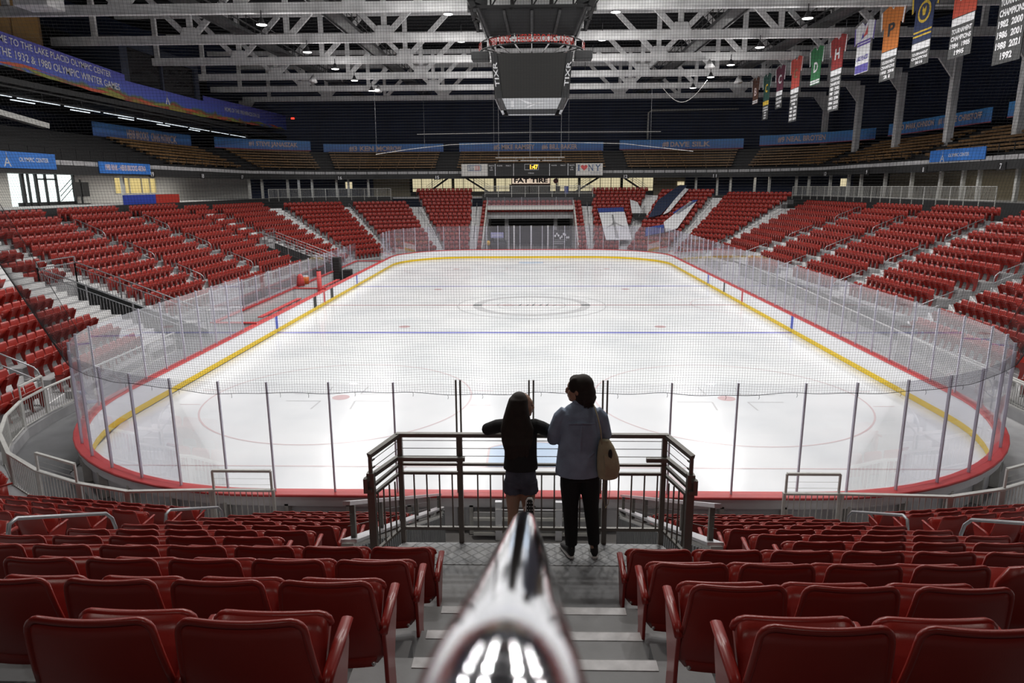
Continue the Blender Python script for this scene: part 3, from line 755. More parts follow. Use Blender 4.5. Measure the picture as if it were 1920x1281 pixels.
# balcony slab, fascia, bleacher terrace
ubox(mb, -25, ULEN+20, .0, 13.0, 8.25, 8.45)
struct(mb, 'ceiling_concourse', M['black'])
mb = MB(); ubox(mb, -25, ULEN+20, -.06, .06, 8.15, 8.72); put(mb, 'balcony_beam', M['blackish'], kind='structure')
mb = MB()
s = -25
while s < ULEN+20:
    w = 1.25; ubox(mb, s+.04, s+w-.04, -.05, .03, 8.74, 9.04, d=3); s += w
put(mb, 'trim_1', M['board_back'], kind='structure')
# terrace under the benches
prof = [(0.2, 8.45), (.2, 8.95)]
for j in range(8): prof += [(.9+.85*j, 8.95+.34*j), (.9+.85*j, 8.95+.34*(j+1))]
prof += [(8.6, 8.95+.34*8), (8.6, 8.45)]
mb = MB(); uprof(mb, -25, ULEN+20, prof); struct(mb, 'floor_balcony', M['black'])
# balcony rail
g = thing('balcony_railing', 'black railing along the front of the wooden upper benches', 'railing', (*up(84), 9.05))
mb = MB()
for z in (9.45, 9.8): 
    for a in range(int(ULEN/1.6)): pass
    mb.tube([(*up(s_, .05), z) for s_ in usteps(-10, ULEN+8, 1.5)], .018, 5)
put(mb, 'top_rail', M['black'], g)
mb = MB()
for s_ in usteps(-10, ULEN+8, 1.55): x, y = up(s_, .05); mb.bar((x, y, 8.5), (x, y, 9.8), .04, .04)
put(mb, 'post', M['black'], g, kind='stuff')
# outer walls and ceiling
mb = MB(); uprof(mb, -45, ULEN+45, [(11.5, 5.5), (11.8, 5.5), (11.8, 24.5), (11.5, 24.5)]); struct(mb, 'wall_far', M['navy'])
mb = MB(); mb.box(-50, 50, -45, 90, 24.0, 24.3); struct(mb, 'ceiling', M['ceil'])
mb = MB(); mb.box(-45, 45, -34.3, -34, 0, 24.2); struct(mb, 'wall_near', M['navy'])
# concourse floor and its dark upstand above the top seats
mb = MB(); ubox(mb, -10, ULEN+8, -1.0, 5.2, CZ-.2, CZ); struct(mb, 'floor_upper_concourse', M['conc'])
mb = MB(); ubox(mb, 86+13.5, ULEN+8, -1.06, -.98, CZ-1.5, CZ+.02); ubox(mb, -10, 67, -1.06, -.98, CZ-1.5, CZ+.02); ubox(mb, 78, 91.5, -2.0, -1.9, CZ-1.0, CZ+.3); ubox(mb, 78, 91.5, -1.9, 0, CZ+.1, CZ+.25); struct(mb, 'trim_2', M['blackish'])
# back wall of the concourse in its different finishes
GLOW = emit('warm_room_light', (1, .88, .56), .62); GLOWW = emit('daylight_glazing', (.86, .97, .95), 1.5); AMBER = emit('amber_room_light', (1, .78, .32), .72)
walls = [(-10, 19.3, M['wallw']), (26.3, 31.6, M['wallw']), (38.6, 52.7, M['wallw']), (52.7, 63.8, M['navy']), (63.8, 68.2, M['beige']), (99.6, 103.4, M['beige']), (103.4, 118.6, M['navy']), (118.6, 124, M['blackish']), (124, 133, M['beige']), (133, ULEN+8, M['beige'])]
names = ['concourse_left']*3+['concourse_far']*2+['concourse_far']*2+['concourse_right']*3
for (a, b, m), nm in zip(walls, names):
    mb = MB(); ubox(mb, a, b, 5.0, 5.2, CZ, 8.3); struct(mb, 'wall_'+nm, m)
mb = MB(); ubox(mb, 31.6, 38.6, 5.0, 5.2, CZ, 6.75); ubox(mb, 31.6, 38.6, 5.0, 5.2, 8.1, 8.3); struct(mb, 'wall_concourse_left', M['wallw'])
# warm lit window of the left concourse
mb = MB(); ubox(mb, 31.6, 38.6, 5.12, 5.16, 6.75, 8.1); w1 = struct(mb, 'window_1', AMBER)
mb = MB()
for s_ in (31.7, 34.0, 36.0, 37.4, 38.5): ubox(mb, s_-.05, s_+.05, 4.98, 5.1, 6.75, 8.1)
ubox(mb, 31.6, 38.6, 4.98, 5.1, 6.70, 6.80); put(mb, 'window_frame', M['rail_grey'], w1)
# bright glazed entrance of the left concourse
mb = MB(); ubox(mb, 19.3, 26.3, 5.12, 5.16, CZ, 8.25); w2 = struct(mb, 'window_2', GLOWW)
mb = MB()
for s_, w in ((20.6, .25), (21.2, .06), (22.0, .18), (23.0, .08), (24.2, .08), (26.2, .12)): ubox(mb, s_-w/2, s_+w/2, 4.9, 5.08, CZ, 8.25)
ubox(mb, 22, 24.2, 4.95, 5.08, 7.85, 7.95); ubox(mb, 20, 26.3, 4.98, 5.08, CZ, 6.25); put(mb, 'window_frame', M['blackish'], w2)
# stairs rail seen against the glazing
g = thing('stair_railing', 'dark sloping stair railing in front of the bright glazed entrance at left', 'railing', (*up(24.6, 4.5), CZ))
mb = MB()
for k in range(3):
    a = np.array((*up(23.6, 4.4), 6.3+.35*k)); b = np.array((*up(25.2, 4.4), 7.3+.35*k)); mb.tube([a, b], .025, 6)
put(mb, 'sloping_bars', M['blackish'], g)
g = thing('television', 'dark flat television screen on a stand before the bright glazing at left', 'television', (*up(25.4, 4.0), CZ))
mb = MB(); p, t, n = uframe(25.5, 4.0); mb.obox(p+np.array((0, 0, 7.15)), t*.95, n*.05, (0, 0, .55)); put(mb, 'screen', M['blackish'], g)
mb = MB(); mb.bar(p+np.array((0, 0, CZ)), p+np.array((0, 0, 7.9)), .1, .1); mb.obox(p+np.array((0, 0, CZ+.04)), t*.5, n*.3, (0, 0, .04)); put(mb, 'stand', M['black'], g)
# coloured barrier boards behind the top row, left
for (a, b, m, lab) in ((22.7, 27.2, mat('blue_board', (.02, .05, .36), .5), 'blue barrier board behind the top left seats'), (27.2, 31.0, mat('red_board', (.42, .03, .02), .5), 'red barrier board behind the top left seats')):
    mb = MB(); ubox(mb, a, b, -.9, -.84, CZ, CZ+.72); put(mb, 'barrier_board', m, None, org=(*up((a+b)/2, -.87), CZ), label=lab, cat='board')
# bar room behind the far seats: yellow glazing
mb = MB(); ubox(mb, 68.2, 99.6, 5.12, 5.16, CZ+.6, 8.25); w3 = struct(mb, 'window_3', GLOW)
mb = MB()
for i in range(24):
    s_ = 68.3+i*1.36; w = .07 if i % 4 else .35; ubox(mb, s_-w/2, s_+w/2, 4.95, 5.1, CZ+.5, 8.25)
ubox(mb, 68.2, 99.6, 4.95, 5.1, CZ+.95, CZ+1.03); ubox(mb, 68.2, 99.6, 4.95, 5.2, CZ, CZ+.6); put(mb, 'window_frame', M['blackish'], w3)
# columns
colS = [12.7, 26.4, 49.7, 51.5, 54.7, 56.0, 57.5, 60.2, 61.5, 63.7, 104.0, 106.3, 107.7, 110.3, 111.9, 115.0, 116.6, 119.7, 123.5, 126.2, 130.9, 135.4, 139.6, 142.5, 144.4, 148.4]
for i, s_ in enumerate(colS):
    x, y = up(s_, 1.2); mb = MB(); w = .12; mb.box(x-w, x+w, y-w, y+w, CZ, 8.26)
    sd = 'left' if s_ < 85 else 'right'
    k = i if s_ < 85 else len(colS)-1-i
    put(mb, 'concourse_column', M['rail_grey'], None, org=(x, y, CZ), label='slim grey column holding the balcony, %s one from the %s edge of the picture' % (ordn(k), sd), cat='column', group='columns under the balcony')
# concourse railings (right, far left)
def bar_rail(name, label, s0, s1, off, z0, h, dens=.13, cat='railing', matn='rail_grey'):
    g = thing(name, label, cat, (*up((s0+s1)/2, off), z0)); mb = MB()
    for z in (z0+.08, z0+h): mb.tube([(*up(s_, off), z) for s_ in usteps(s0, s1, 1.2)], .026, 6)
    put(mb, 'rails', M[matn], g)
    mb = MB()
    for s_ in usteps(s0, s1, dens): x, y = up(s_, off); mb.bar((x, y, z0+.08), (x, y, z0+h), .016, .016)
    put(mb, 'balusters', M[matn], g, kind='stuff')
    mb = MB()
    for s_ in usteps(s0, s1, 1.7): x, y = up(s_, off); mb.bar((x, y, z0-.35), (x, y, z0+h), .05, .05)
    put(mb, 'posts', M[matn], g, kind='stuff')
bar_rail('concourse_railing', 'long grey barred railing along the right concourse above the top seats', 116.6, 150, -1.08, CZ+.03, 1.0)
bar_rail('concourse_railing', 'grey barred railing of the far left concourse below the navy wall', 50, 66.8, -1.08, CZ+.03, 1.0)
bar_rail('concourse_railing', 'grey railing over the far tunnel in front of the bar', 78.3, 91.2, -2.05, CZ+.3, .95)
# section numbers
for n_, s_ in zip(('19', '18', '17', '16', '15', '12', '11', '10', '9', '8', '7'), (28.5, 37.4, 46.5, 60.5, 72.4, 95.3, 106.0, 120.9, 130.0, 139.4, 148.6)):
    p, t, n = uframe(s_, -.12); mb = MB(); zc = 8.32; mb.obox(p+np.array((0, 0, zc))-n*.02, t*.42, n*.02, (0, 0, .26))
    g = put(mb, 'section_sign', M['black'], None, org=tuple(p+np.array((0, 0, zc))), label='small black section number sign on the balcony edge, %s from the left' % ordn(['19', '18', '17', '16', '15', '12', '11', '10', '9', '8', '7'].index(n_)), cat='sign', group='section number signs')
    m2 = MB(); text_into(m2, n_, p+np.array((0, 0, zc))+n*.02, t, (0, 0, 1), .2*len(n_)+.02, .38, .012, .02); put(m2, 'number', M['board'], g)
# benches of the upper bowl with the banner on top of each block
BAN = grad_banner('blue_banner_cloth', (.14, .19, .56), (.09, .36, .80), 11.2, 13.4)
WHT = mat('white_print', (.70, .70, .72), .6); SAL = mat('pale_print', (.78, .62, .60), .6); REDL = mat('red_edge_print', (.45, .12, .16), .6)
blocks = [(13, 29.5, None, 0, ''), (33.6, 48.8, 'HERB BROOKS   CRAIG PATRICK', .35, 'left stand, HERB BROOKS'), (51.0, 58.8, '#1 STEVE JANASZAK', .5, 'far left, #1 STEVE JANASZAK'), (59.8, 72.3, '#3 KEN MORROW', .2, 'left of centre, #3 KEN MORROW'),
          (74.4, 93.3, '#5 MIKE RAMSEY     #6 BILL BAKER', .3, 'centre, #5 MIKE RAMSEY and #6 BILL BAKER'), (95.4, 108.0, '#8 DAVE SILK', .5, 'right of centre, #8 DAVE SILK'), (109.2, 118.4, '#9 NEAL BROTEN', .75, 'far right, #9 NEAL BROTEN'),
          (119.6, 134.8, '#10 MARK JOHNSON    #11 STEVE CHRISTOFF', .95, 'right stand, #10 MARK JOHNSON'), (136.8, 150, '', 1.1, 'right edge, no name in view')]
for bi, (a, b, txt, dz, words) in enumerate(blocks):
    w0 = ['at the left edge', 'under the HERB BROOKS banner', 'under the STEVE JANASZAK banner', 'under the KEN MORROW banner', 'under the MIKE RAMSEY banner', 'under the DAVE SILK banner', 'under the NEAL BROTEN banner', 'under the MARK JOHNSON banner', 'at the right edge'][bi]
    if bi > 0:
        mid = (a+b)/2; g = thing('bleacher_block', 'block of varnished wooden bench rows %s' % w0, 'bench', (*up(mid, 4), 9.0), 'wooden benches of the upper stands')
        for j in range(7):
            o = 1.25+.85*j; z = 8.95+.34*(j+1)+.02; sh = .28*j*(.35 if 45 < mid < 122 else .1)
            mb = MB(); ubox(mb, a+.3, b-.3, o-.16, o+.16, z+.16, z+.33)
            for s_ in usteps(a+.8, b-.8, 2.2):
                p, t, n = uframe(s_, o); mb.obox(p+np.array((0, 0, z+.08)), t*.03, n*.1, (0, 0, .08))
            put(mb, 'bench_plank', M['wood'], g)
    if txt is None: continue
    zc = 11.9+dz; off = 7.45; H = .62 if bi not in (1,) else .72
    g = thing('name_banner', 'long blue banner, %s' % words, 'banner', (*up((a+b)/2, off), zc-H), 'player name banners above the benches')
    mb = MB(); ubox(mb, a, b, off, off+.04, zc-H, zc+H, 0, .6); put(mb, 'cloth', BAN, g)
    mb = MB(); ubox(mb, a, b, off-.03, off-.01, zc-H, zc-H+.09, 0, .6); put(mb, 'red_edge', REDL, g)
    if txt:
        mb = MB(); L = (b-a); fr = {1: (.62, .56), 2: (.62, .5), 3: (.36, .40), 4: (.53, .58), 5: (.62, .36), 6: (.35, .40), 7: (.48, .88)}[bi]
        cs = a+L*fr[0]; wt = L*fr[1]
        def wp(x, y, cs=cs, zc=zc): q = up(cs+x, off-.07); return (q[0], q[1], zc+y+.03)
        text_into(mb, txt, (0, 0, 0), (1, 0, 0), (0, 0, 1), wt, H*1.15, bold=.035, warp=wp); put(mb, 'lettering', SAL, g)
# small advertising boards on the balcony edge
BB2 = mat('bright_blue_sign', (.035, .19, .62), .45, noise=.12, nscale=.8)
def ubanner(s0, s1, z0, z1, words, fn):
    g = thing('balcony_sign', words, 'sign', (*up((s0+s1)/2, -.1), z0)); mb = MB(); ubox(mb, s0, s1, -.14, -.08, z0, z1, 0, 1.0); put(mb, 'panel', BB2, g)
    mb = MB(); fn(mb); put(mb, 'lettering', WHT if '1980' not in words else SAL, g)
def uwarp(cs, zc, off=-.15):
    def wp(x, y): q = up(cs+x, off); return (q[0], q[1], zc+y)
    return wp
def spire(mb, cs, zc, h, off=-.15):
    for pts in ([(-.38, -.5), (-.26, -.5), (0, .05), (0, .25)], [(.38, -.5), (.26, -.5), (0, .05), (0, .25)], [(-.03, .0), (.03, .0), (.015, .55), (-.015, .55)], [(-.2, -.28), (.2, -.28), (.16, -.2), (-.16, -.2)]):
        vs = [];
        for x, y in pts: q = up(cs+x*h, off); vs.append((q[0], q[1], zc+y*h))
        mb.add(vs, [(0, 1, 2, 3)])
def f1(mb): text_into(mb, 'OLYMPIC CENTER', 0, (1, 0, 0), (0, 0, 1), 2.6, .26, warp=uwarp(14.9, 8.95)); spire(mb, 12.6, 8.9, .8)
ubanner(9.5, 16.9, 8.42, 9.38, 'bright blue OLYMPIC CENTER sign on the left balcony edge', f1)
def f2(mb): text_into(mb, '1980 RINK - HERB BROOKS ARENA', 0, (1, 0, 0), (0, 0, 1), 5.4, .42, bold=.02, warp=uwarp(24.9, 8.72))
ubanner(21.5, 28.3, 8.28, 9.10, 'bright blue 1980 RINK - HERB BROOKS ARENA sign on the left balcony edge', f2)
def f3(mb): text_into(mb, 'OLYMPIC CENTER', 0, (1, 0, 0), (0, 0, 1), 2.5, .24, warp=uwarp(143.8, 9.27)); spire(mb, 141.8, 9.2, .75)
ubanner(140.1, 146.8, 8.85, 9.7, 'bright blue OLYMPIC CENTER sign on the right balcony edge', f3)
# ================================================================ PRESS GALLERY ON THE LEFT WITH THE BIG BANNER
GX = -32.0
WB = grad_banner('welcome_banner_cloth', (.10, .16, .55), (.10, .09, .42), 14.2, 16.6, red=True)
g = thing('welcome_banner', 'long blue banner welcoming visitors to the Lake Placid Olympic Center', 'banner', (GX, 43, 14.0))
for (y0, y1, za, zb, zc, zd, nm) in ((24, 43.2, 14.75, 13.98, 16.75, 15.95, 'near_panel'), (43.2, 56.6, 13.98, 14.0, 15.5, 15.5, 'middle_panel'), (56.6, 80, 14.0, 14.55, 16.0, 16.4, 'far_panel')):
    mb = MB(); mb.add([(GX, y0, za), (GX, y1, zb), (GX, y1, zd), (GX, y0, zc), (GX-.06, y0, za), (GX-.06, y1, zb), (GX-.06, y1, zd), (GX-.06, y0, zc)], [(0, 1, 2, 3), (7, 6, 5, 4), (0, 4, 5, 1), (1, 5, 6, 2), (2, 6, 7, 3), (3, 7, 4, 0)])
    put(mb, nm, WB, g)
mb = MB()
text_into(mb, 'WELCOME TO THE LAKE PLACID OLYMPIC CENTER', (GX+.02, 34.6, 15.92), (0, .999, -.04), (0, 0, 1), 13.4, .42, bold=.01)
text_into(mb, 'THE 1932 & 1980 OLYMPIC WINTER GAMES', (GX+.02, 36.0, 15.12), (0, .999, -.04), (0, 0, 1), 12.6, .50, bold=.01)
text_into(mb, 'HOME OF THE 1980 MIRACLE ON ICE', (GX+.02, 66.0, 15.35), (0, .999, .02), (0, 0, 1), 9.5, .42, bold=.01)
for pts in ([(-.38, -.5), (-.2, -.5), (0, .05), (0, .25)], [(.38, -.5), (.2, -.5), (0, .05), (0, .25)], [(-.04, .0), (.04, .0), (.02, .6), (-.02, .6)]): mb.add([(GX+.03, 49.5+x*1.1, 14.85+y*1.1) for x, y in pts], [(0, 1, 2, 3)])
put(mb, 'lettering', WHT, g)
OR = mat('orange_swoosh_print', (.55, .10, .05), .6); GR = mat('olive_swoosh_print', (.25, .27, .06), .6)
for mm, ph in ((OR, 0), (GR, 1.9)):
    mb = MB(); N = 90; vs = []
    for i in range(N+1):
        y = 26+i*(78-26)/N; b = np.interp(y, [24, 43.2, 56.6, 80], [14.75, 13.98, 14.0, 14.55]); zc = b+.20+.14*math.sin(y*.62+ph); w = max(.0, .10*math.sin(y*.85+ph*2.3))+.012
        vs += [(GX+.025+.004*ph, y, zc-w), (GX+.025+.004*ph, y, zc+w)]
    mb.add(vs, [(2*i, 2*i+2, 2*i+3, 2*i+1) for i in range(N)]); put(mb, 'swoosh_print', mm, g)
mb = MB(); mb.box(GX-9, GX-.1, 20, 80, 13.55, 13.9); struct(mb, 'floor_gallery', M['blackish'])
mb = MB(); mb.box(GX-9, GX-7.0, 20, 80, 13.9, 20); struct(mb, 'wall_gallery', M['blackish'])
# press box with dark windows above the banner
g = thing('press_box', 'dark navy press box with a wide window standing above the welcome banner', 'press box', (GX-1.5, 49, 13.9))
mb = MB(); mb.box(GX-4, GX-.2, 43.2, 56.4, 13.9, 15.4); mb.box(GX-4, GX-.2, 43.2, 56.4, 18.25, 18.9); mb.box(GX-4, GX-.2, 43.2, 44.3, 15.4, 18.25); mb.box(GX-4, GX-.2, 55.6, 56.4, 15.4, 18.25); mb.box(GX-.5, GX-.2, 49.4, 49.7, 15.4, 18.25); mb.box(GX-4, GX-3.8, 44, 56, 15.4, 18.3)
NV2 = mat('dull_navy_cladding', (.028, .036, .062), .6, noise=.15); put(mb, 'housing', NV2, g)
mb = MB(); mb.box(GX-.42, GX-.38, 44.3, 49.4, 15.4, 18.25); mb.box(GX-.42, GX-.38, 49.7, 55.6, 15.4, 18.25); put(mb, 'window_pane', glass_mat('dark_glass', (.15, .16, .18), .03), g)
# fluorescent tubes under the gallery
mb = MB()
g = thing('tube_light', 'long line of white fluorescent tubes under the press gallery at left', 'light', (GX-.9, 45, 12.9))
for i in range(9):
    y = 27.5+i*4.6; mb.box(GX-.93, GX-.87, y, y+4.1, 12.87, 12.91)
put(mb, 'tubes', M['tube'], g)
mb = MB(); mb.box(GX-1.0, GX-.8, 24, 70, 12.93, 13.02); mb.box(GX-.2, GX-.1, 22, 80, 13.3, 13.4)
for i in range(12): mb.box(GX-.93, GX-.87, 26+i*4.2, 26.08+i*4.2, 12.95, 13.6)
put(mb, 'carrier_rail', M['blackish'], g)
g = thing('upper_left_lamp_row', 'short white fluorescent tubes deeper under the left gallery', 'light', (GX-4.5, 45, 13.2))
mb = MB()
for i in range(6): y = 30+i*6.5; mb.box(GX-4.6, GX-4.5, y, y+2.4, 13.3, 13.36)
put(mb, 'tubes', M['tube'], g)
g.name = 'tube_light'
# duct on the far left below the gallery
mb = MB(); mb.bar((-34.5, 27, 12.6), (-33.6, 35.5, 11.45), .5, .35); put(mb, 'air_duct', M['rail_grey'], None, org=(-34, 31, 12), label='pale grey air duct running below the left gallery lights', cat='duct')
# ================================================================ ROOF TRUSSES
TZ = 17.45; TD = 3.5
tY = [22.6, 31.0, 39.8, 48.5, 57.1, 65.7, 74.4]
def truss(Y, k):
    g = thing('roof_truss', 'white painted steel roof truss, %s counted from the far wall' % ordn(len(tY)-1-k), 'truss', (0, Y, TZ), 'white roof trusses')
    X = 35.2; mb = MB()
    mb.box(-X, X, Y-.17, Y+.17, TZ, TZ+.06); mb.box(-X, X, Y-.17, Y+.17, TZ+.52, TZ+.58); mb.box(-X, X, Y-.15, Y-.11, TZ+.06, TZ+.52); mb.box(-X, X, Y+.11, Y+.15, TZ+.06, TZ+.52)
    put(mb, 'bottom_chord', M['truss'], g)
    mb = MB(); mb.box(-X, X, Y-.15, Y+.15, TZ+TD+.25, TZ+TD+.7); put(mb, 'top_chord', M['truss'], g)
    top = TZ+TD+.3
    for i in range(-5, 5):
        x = 3.55+7.1*i
        m = MB(); m.bar((x, Y, TZ+.5), (x, Y, top), .36, .26, up=(0, 1, 0)); put(m, 'vertical_post', M['truss'], g)
        for s in (-1, 1):
            if abs(x) > 30 and s*x > 0: continue
            if round((abs(x)-3.55)/7.1) % 2 == 0 and not (abs(x) > 17 and s*x < 0 and abs(x) < 18): continue
            m = MB(); m.bar((x+s*.2, Y, TZ+.5), (x+s*3.55, Y, top), .38, .24, up=(0, 1, 0)); put(m, 'diagonal_brace', M['truss'], g)
        if round((abs(x)-3.55)/7.1) % 2:
            m = MB(); m.prism([(-.75, 0), (.75, 0), (.45, .62), (-.45, .62)], (1, 0, 0), (0, 0, 1), (0, .05, 0), (x, Y-.19, TZ+.5)); put(m, 'gusset_plate', M['truss'], g)
for k, Y in enumerate(tY): truss(Y, k)
# columns at the ends of the trusses
for k, Y in enumerate(tY):
    for s in (-1, 1):
        if s < 0 and Y < 70: continue
        mb = MB(); mb.box(s*35.4-.28, s*35.4+.28, Y-.28, Y+.28, 8.4, TZ+.1)
        mb.prism([(0, 0), (-s*1.3, 0), (0, -1.6)], (1, 0, 0), (0, 0, 1), (0, .2, 0), (s*35.1, Y-.1, TZ)); 
        put(mb, 'roof_column', M['truss'], None, org=(s*35.4, Y, 8.4), label='tall pale steel column at the %s wall under the %s truss from the far wall' % ('right' if s > 0 else 'left', ordn(len(tY)-1-k)), cat='column', group='columns under the trusses')
# longitudinal catwalks
CW = mat('dark_catwalk_steel', (.06, .06, .062), .5, .3, noise=.2)
for x, lab in ((-13.3, 'inner left'), (13.6, 'inner right'), (-21.5, 'outer left'), (21.0, 'outer right')):
    g = thing('catwalk', 'dark steel catwalk running under the roof, %s one' % lab, 'catwalk', (x, 30, 18.3), 'catwalks under the roof')
    mb = MB(); mb.box(x-.55, x+.55, 0, 80, 18.45, 18.53)
    for s in (-1, 1): mb.box(x+s*.55-.05, x+s*.55+.05, 0, 80, 18.35, 18.6)
    put(mb, 'deck', CW, g)
    mb = MB()
    for s in (-1, 1):
        for z in (19.0, 19.55): mb.tube([(x+s*.55, 0, z), (x+s*.55, 80, z)], .035, 5)
    put(mb, 'guard_rail', CW, g)
    mb = MB()
    for i in range(54):
        for s in (-1, 1): mb.bar((x+s*.55, i*1.5, 18.5), (x+s*.55, i*1.5, 19.55), .05, .05)
    put(mb, 'guard_posts', CW, g, kind='stuff')
# high-bay lamps
LH = mat('lamp_housing', (.08, .08, .085), .5, .4)
rowsL = ((-5.5, 18.3), (5.5, 18.3), (-16.2, 16.75), (16.2, 16.75)); lamps = []
for ri, (x, z) in enumerate(rowsL):
    for yi, y in enumerate((5, 13.6, 22.2, 30.6, 39.3, 46.6, 53.0, 60.0) if abs(x) > 10 else (4, 10.5, 18.3, 26.8, 35.4, 44.2, 52.8, 61.4)):
        rn = ['inner left', 'inner right', 'outer left', 'outer right'][ri]
        g = thing('high_bay_lamp', 'glowing high-bay lamp in the %s row under the roof, %s from the far end' % (rn, ordn(7-yi)), 'lamp', (x, y, z), 'high-bay lamps under the roof')
        mb = MB(); mb.tube([(x, y, z+.42), (x, y, z+.32), (x, y, z+.16), (x, y, z)], [.06, .12, .17, .33], 16); put(mb, 'housing', LH, g, smooth=True)
        mb = MB(); mb.tube([(x, y, z-.03), (x, y, z-.005)], [.29, .31], 16); put(mb, 'lens', M['lamp'], g)
        mb = MB(); mb.bar((x, y, z+.4), (x, y, TZ+.1 if z < TZ else z+1.2), .05, .05); put(mb, 'stem', LH, g)
        l = bpy.data.lights.new('lamp_light', 'AREA'); l.shape = 'DISK'; l.size = .58; l.energy = LAMP_W*(.45 if y > 51 else 1); l.color = (1, .975, .95)
        o = bpy.data.objects.new('lamp_light', l); COL.objects.link(o); o.location = (x, y, z-.05)
        l2 = bpy.data.lights.new('lamp_spill', 'POINT'); l2.shadow_soft_size = .3; l2.energy = 120; l2.color = (1, .98, .96)
        o = bpy.data.objects.new('lamp_spill', l2); COL.objects.link(o); o.location = (x, y, z-.35)
# room lights of the concourse
for x, y, z, e, c, sx in ((-33.5, 33, 8.15, 260, (1, .97, .9), 16), (-33.2, 50, 8.15, 260, (1, .95, .88), 14), (0, 76, 8.1, 120, (1, .9, .62), 22), (34, 40, 8.1, 45, (1, .9, .72), 12), (-25, 70, 8.1, 18, (.8, .85, 1), 6), (25, 71, 8.1, 22, (1, .9, .8), 6)):
    l = bpy.data.lights.new('concourse_light', 'AREA'); l.shape = 'RECTANGLE'; l.size = sx if abs(x) < 30 else 1.0; l.size_y = 1.0 if abs(x) < 30 else sx; l.energy = e; l.color = c
    o = bpy.data.objects.new('concourse_light', l); COL.objects.link(o); o.location = (x, y, z)

for i, (x, y) in enumerate(((-9, -9), (9, -9), (-3.5, -19), (3.5, -19), (0, -2.6))):  # unseen lamps added to brighten the near seats, platform and passage
    z = 15.5
    g = thing('high_bay_lamp', 'high-bay lamp over the near end seats, %s one' % ['left', 'right', 'rear left', 'rear right', 'middle'][i], 'lamp', (x, y, z), 'high-bay lamps under the roof')  # added unseen lamp that brightens the near end
    mb = MB(); mb.tube([(x, y, z+.42), (x, y, z+.32), (x, y, z+.16), (x, y, z)], [.06, .12, .17, .33], 16); put(mb, 'housing', LH, g, smooth=True)
    mb = MB(); mb.tube([(x, y, z-.03), (x, y, z-.005)], [.29, .31], 16); put(mb, 'lens', M['lamp'], g)
    mb = MB(); mb.tube([(x, y, z+.4), (x, y, 24)], .03, 6); put(mb, 'stem', LH, g)
    l = bpy.data.lights.new('lamp_light', 'AREA'); l.shape = 'DISK'; l.size = .58; l.energy = 360 if i == 4 else 75 if y > -15 else 70; l.color = (1, .93, .85)
    o = bpy.data.objects.new('lamp_light', l); COL.objects.link(o); o.location = (x, y, z-.05)
# ================================================================ NEAR END: PLATFORM, STAIRS, PASSAGE
RD = M['rail_dark']; PY = -7.68; PZ = 3.92
plate = bpy.data.materials.new('diamond_shadow_floor'); plate.use_nodes = True  # platform floor with the netting's diamond shadow painted into its colour
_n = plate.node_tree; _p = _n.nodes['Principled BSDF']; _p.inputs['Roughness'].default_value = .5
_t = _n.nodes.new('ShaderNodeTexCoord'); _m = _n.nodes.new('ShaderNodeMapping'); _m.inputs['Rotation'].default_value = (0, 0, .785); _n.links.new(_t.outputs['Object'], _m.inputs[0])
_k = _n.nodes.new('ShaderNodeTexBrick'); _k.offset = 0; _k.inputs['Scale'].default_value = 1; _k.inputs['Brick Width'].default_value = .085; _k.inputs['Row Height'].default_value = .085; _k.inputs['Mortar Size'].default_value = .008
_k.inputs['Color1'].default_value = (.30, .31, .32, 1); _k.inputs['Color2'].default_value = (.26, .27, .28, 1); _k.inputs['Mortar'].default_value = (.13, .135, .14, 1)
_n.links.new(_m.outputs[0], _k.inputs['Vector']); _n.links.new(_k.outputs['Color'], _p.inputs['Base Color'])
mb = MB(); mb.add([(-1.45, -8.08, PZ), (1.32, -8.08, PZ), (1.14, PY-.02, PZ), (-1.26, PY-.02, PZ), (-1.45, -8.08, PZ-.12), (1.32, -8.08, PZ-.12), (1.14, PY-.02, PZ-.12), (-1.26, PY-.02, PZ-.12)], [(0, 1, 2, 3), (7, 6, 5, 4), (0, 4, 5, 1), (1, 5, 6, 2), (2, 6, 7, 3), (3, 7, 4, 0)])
struct(mb, 'floor_platform', plate)  # floor colour holds the netting's painted diamond shadow
mb = MB()
for s, x0, x1 in ((-1, -1.44, -1.26), (1, 1.14, 1.31)):
    a = [(x0, -8.07), (x1, PY-.03)]; mb.add([(a[0][0] if s < 0 else a[0][0]+.02, -8.07 if s < 0 else -7.72, PZ+.002), (x0+.16 if s < 0 else x1, -8.07, PZ+.002), (x1+.13 if s < 0 else x1-.16, -8.07 if s > 0 else PY-.03, PZ+.002), (x1 if s < 0 else x0, PY-.03, PZ+.002)][:4], [(0, 1, 2, 3)])
put(mb, 'trim_3', M['stripe'], kind='structure')
mb = MB(); mb.box(-1.75, 1.62, -9.0, -8.08, PZ-.14, PZ-.005); mb.box(-1.62, 1.5, -9.0, -8.5, PZ-.6, PZ-.14); struct(mb, 'floor_landing', M['conc_step'])
# steps up to the camera
steps = [(-9.0, 4.11), (-9.6, 4.33), (-10.2, 4.58), (-10.8, 4.83), (-11.4, 5.08), (-12.0, 5.33), (-12.6, 5.58), (-13.2, 5.8), (-13.8, 6.0)]
mb = MB(); mw = MB()
for i, (y, z) in enumerate(steps):
    x0, x1 = -.80-.0, .68+.0; y1 = steps[i+1][0] if i+1 < len(steps) else y-2.0
    mb.box(x0-.25, x1+.25, y1-.02, y, z-.28, z)
    w = .74+.02*(i % 2); mw.box(-.06-w*.9, -.06+w*.95, y-.085, y+.002, z, z+.004); mw.box(-.06-w*.9, -.06+w*.95, y, y+.004, z-.05, z+.004)
struct(mb, 'floor_steps', M['conc_step']); struct(mw, 'trim_4', M['stripe'])
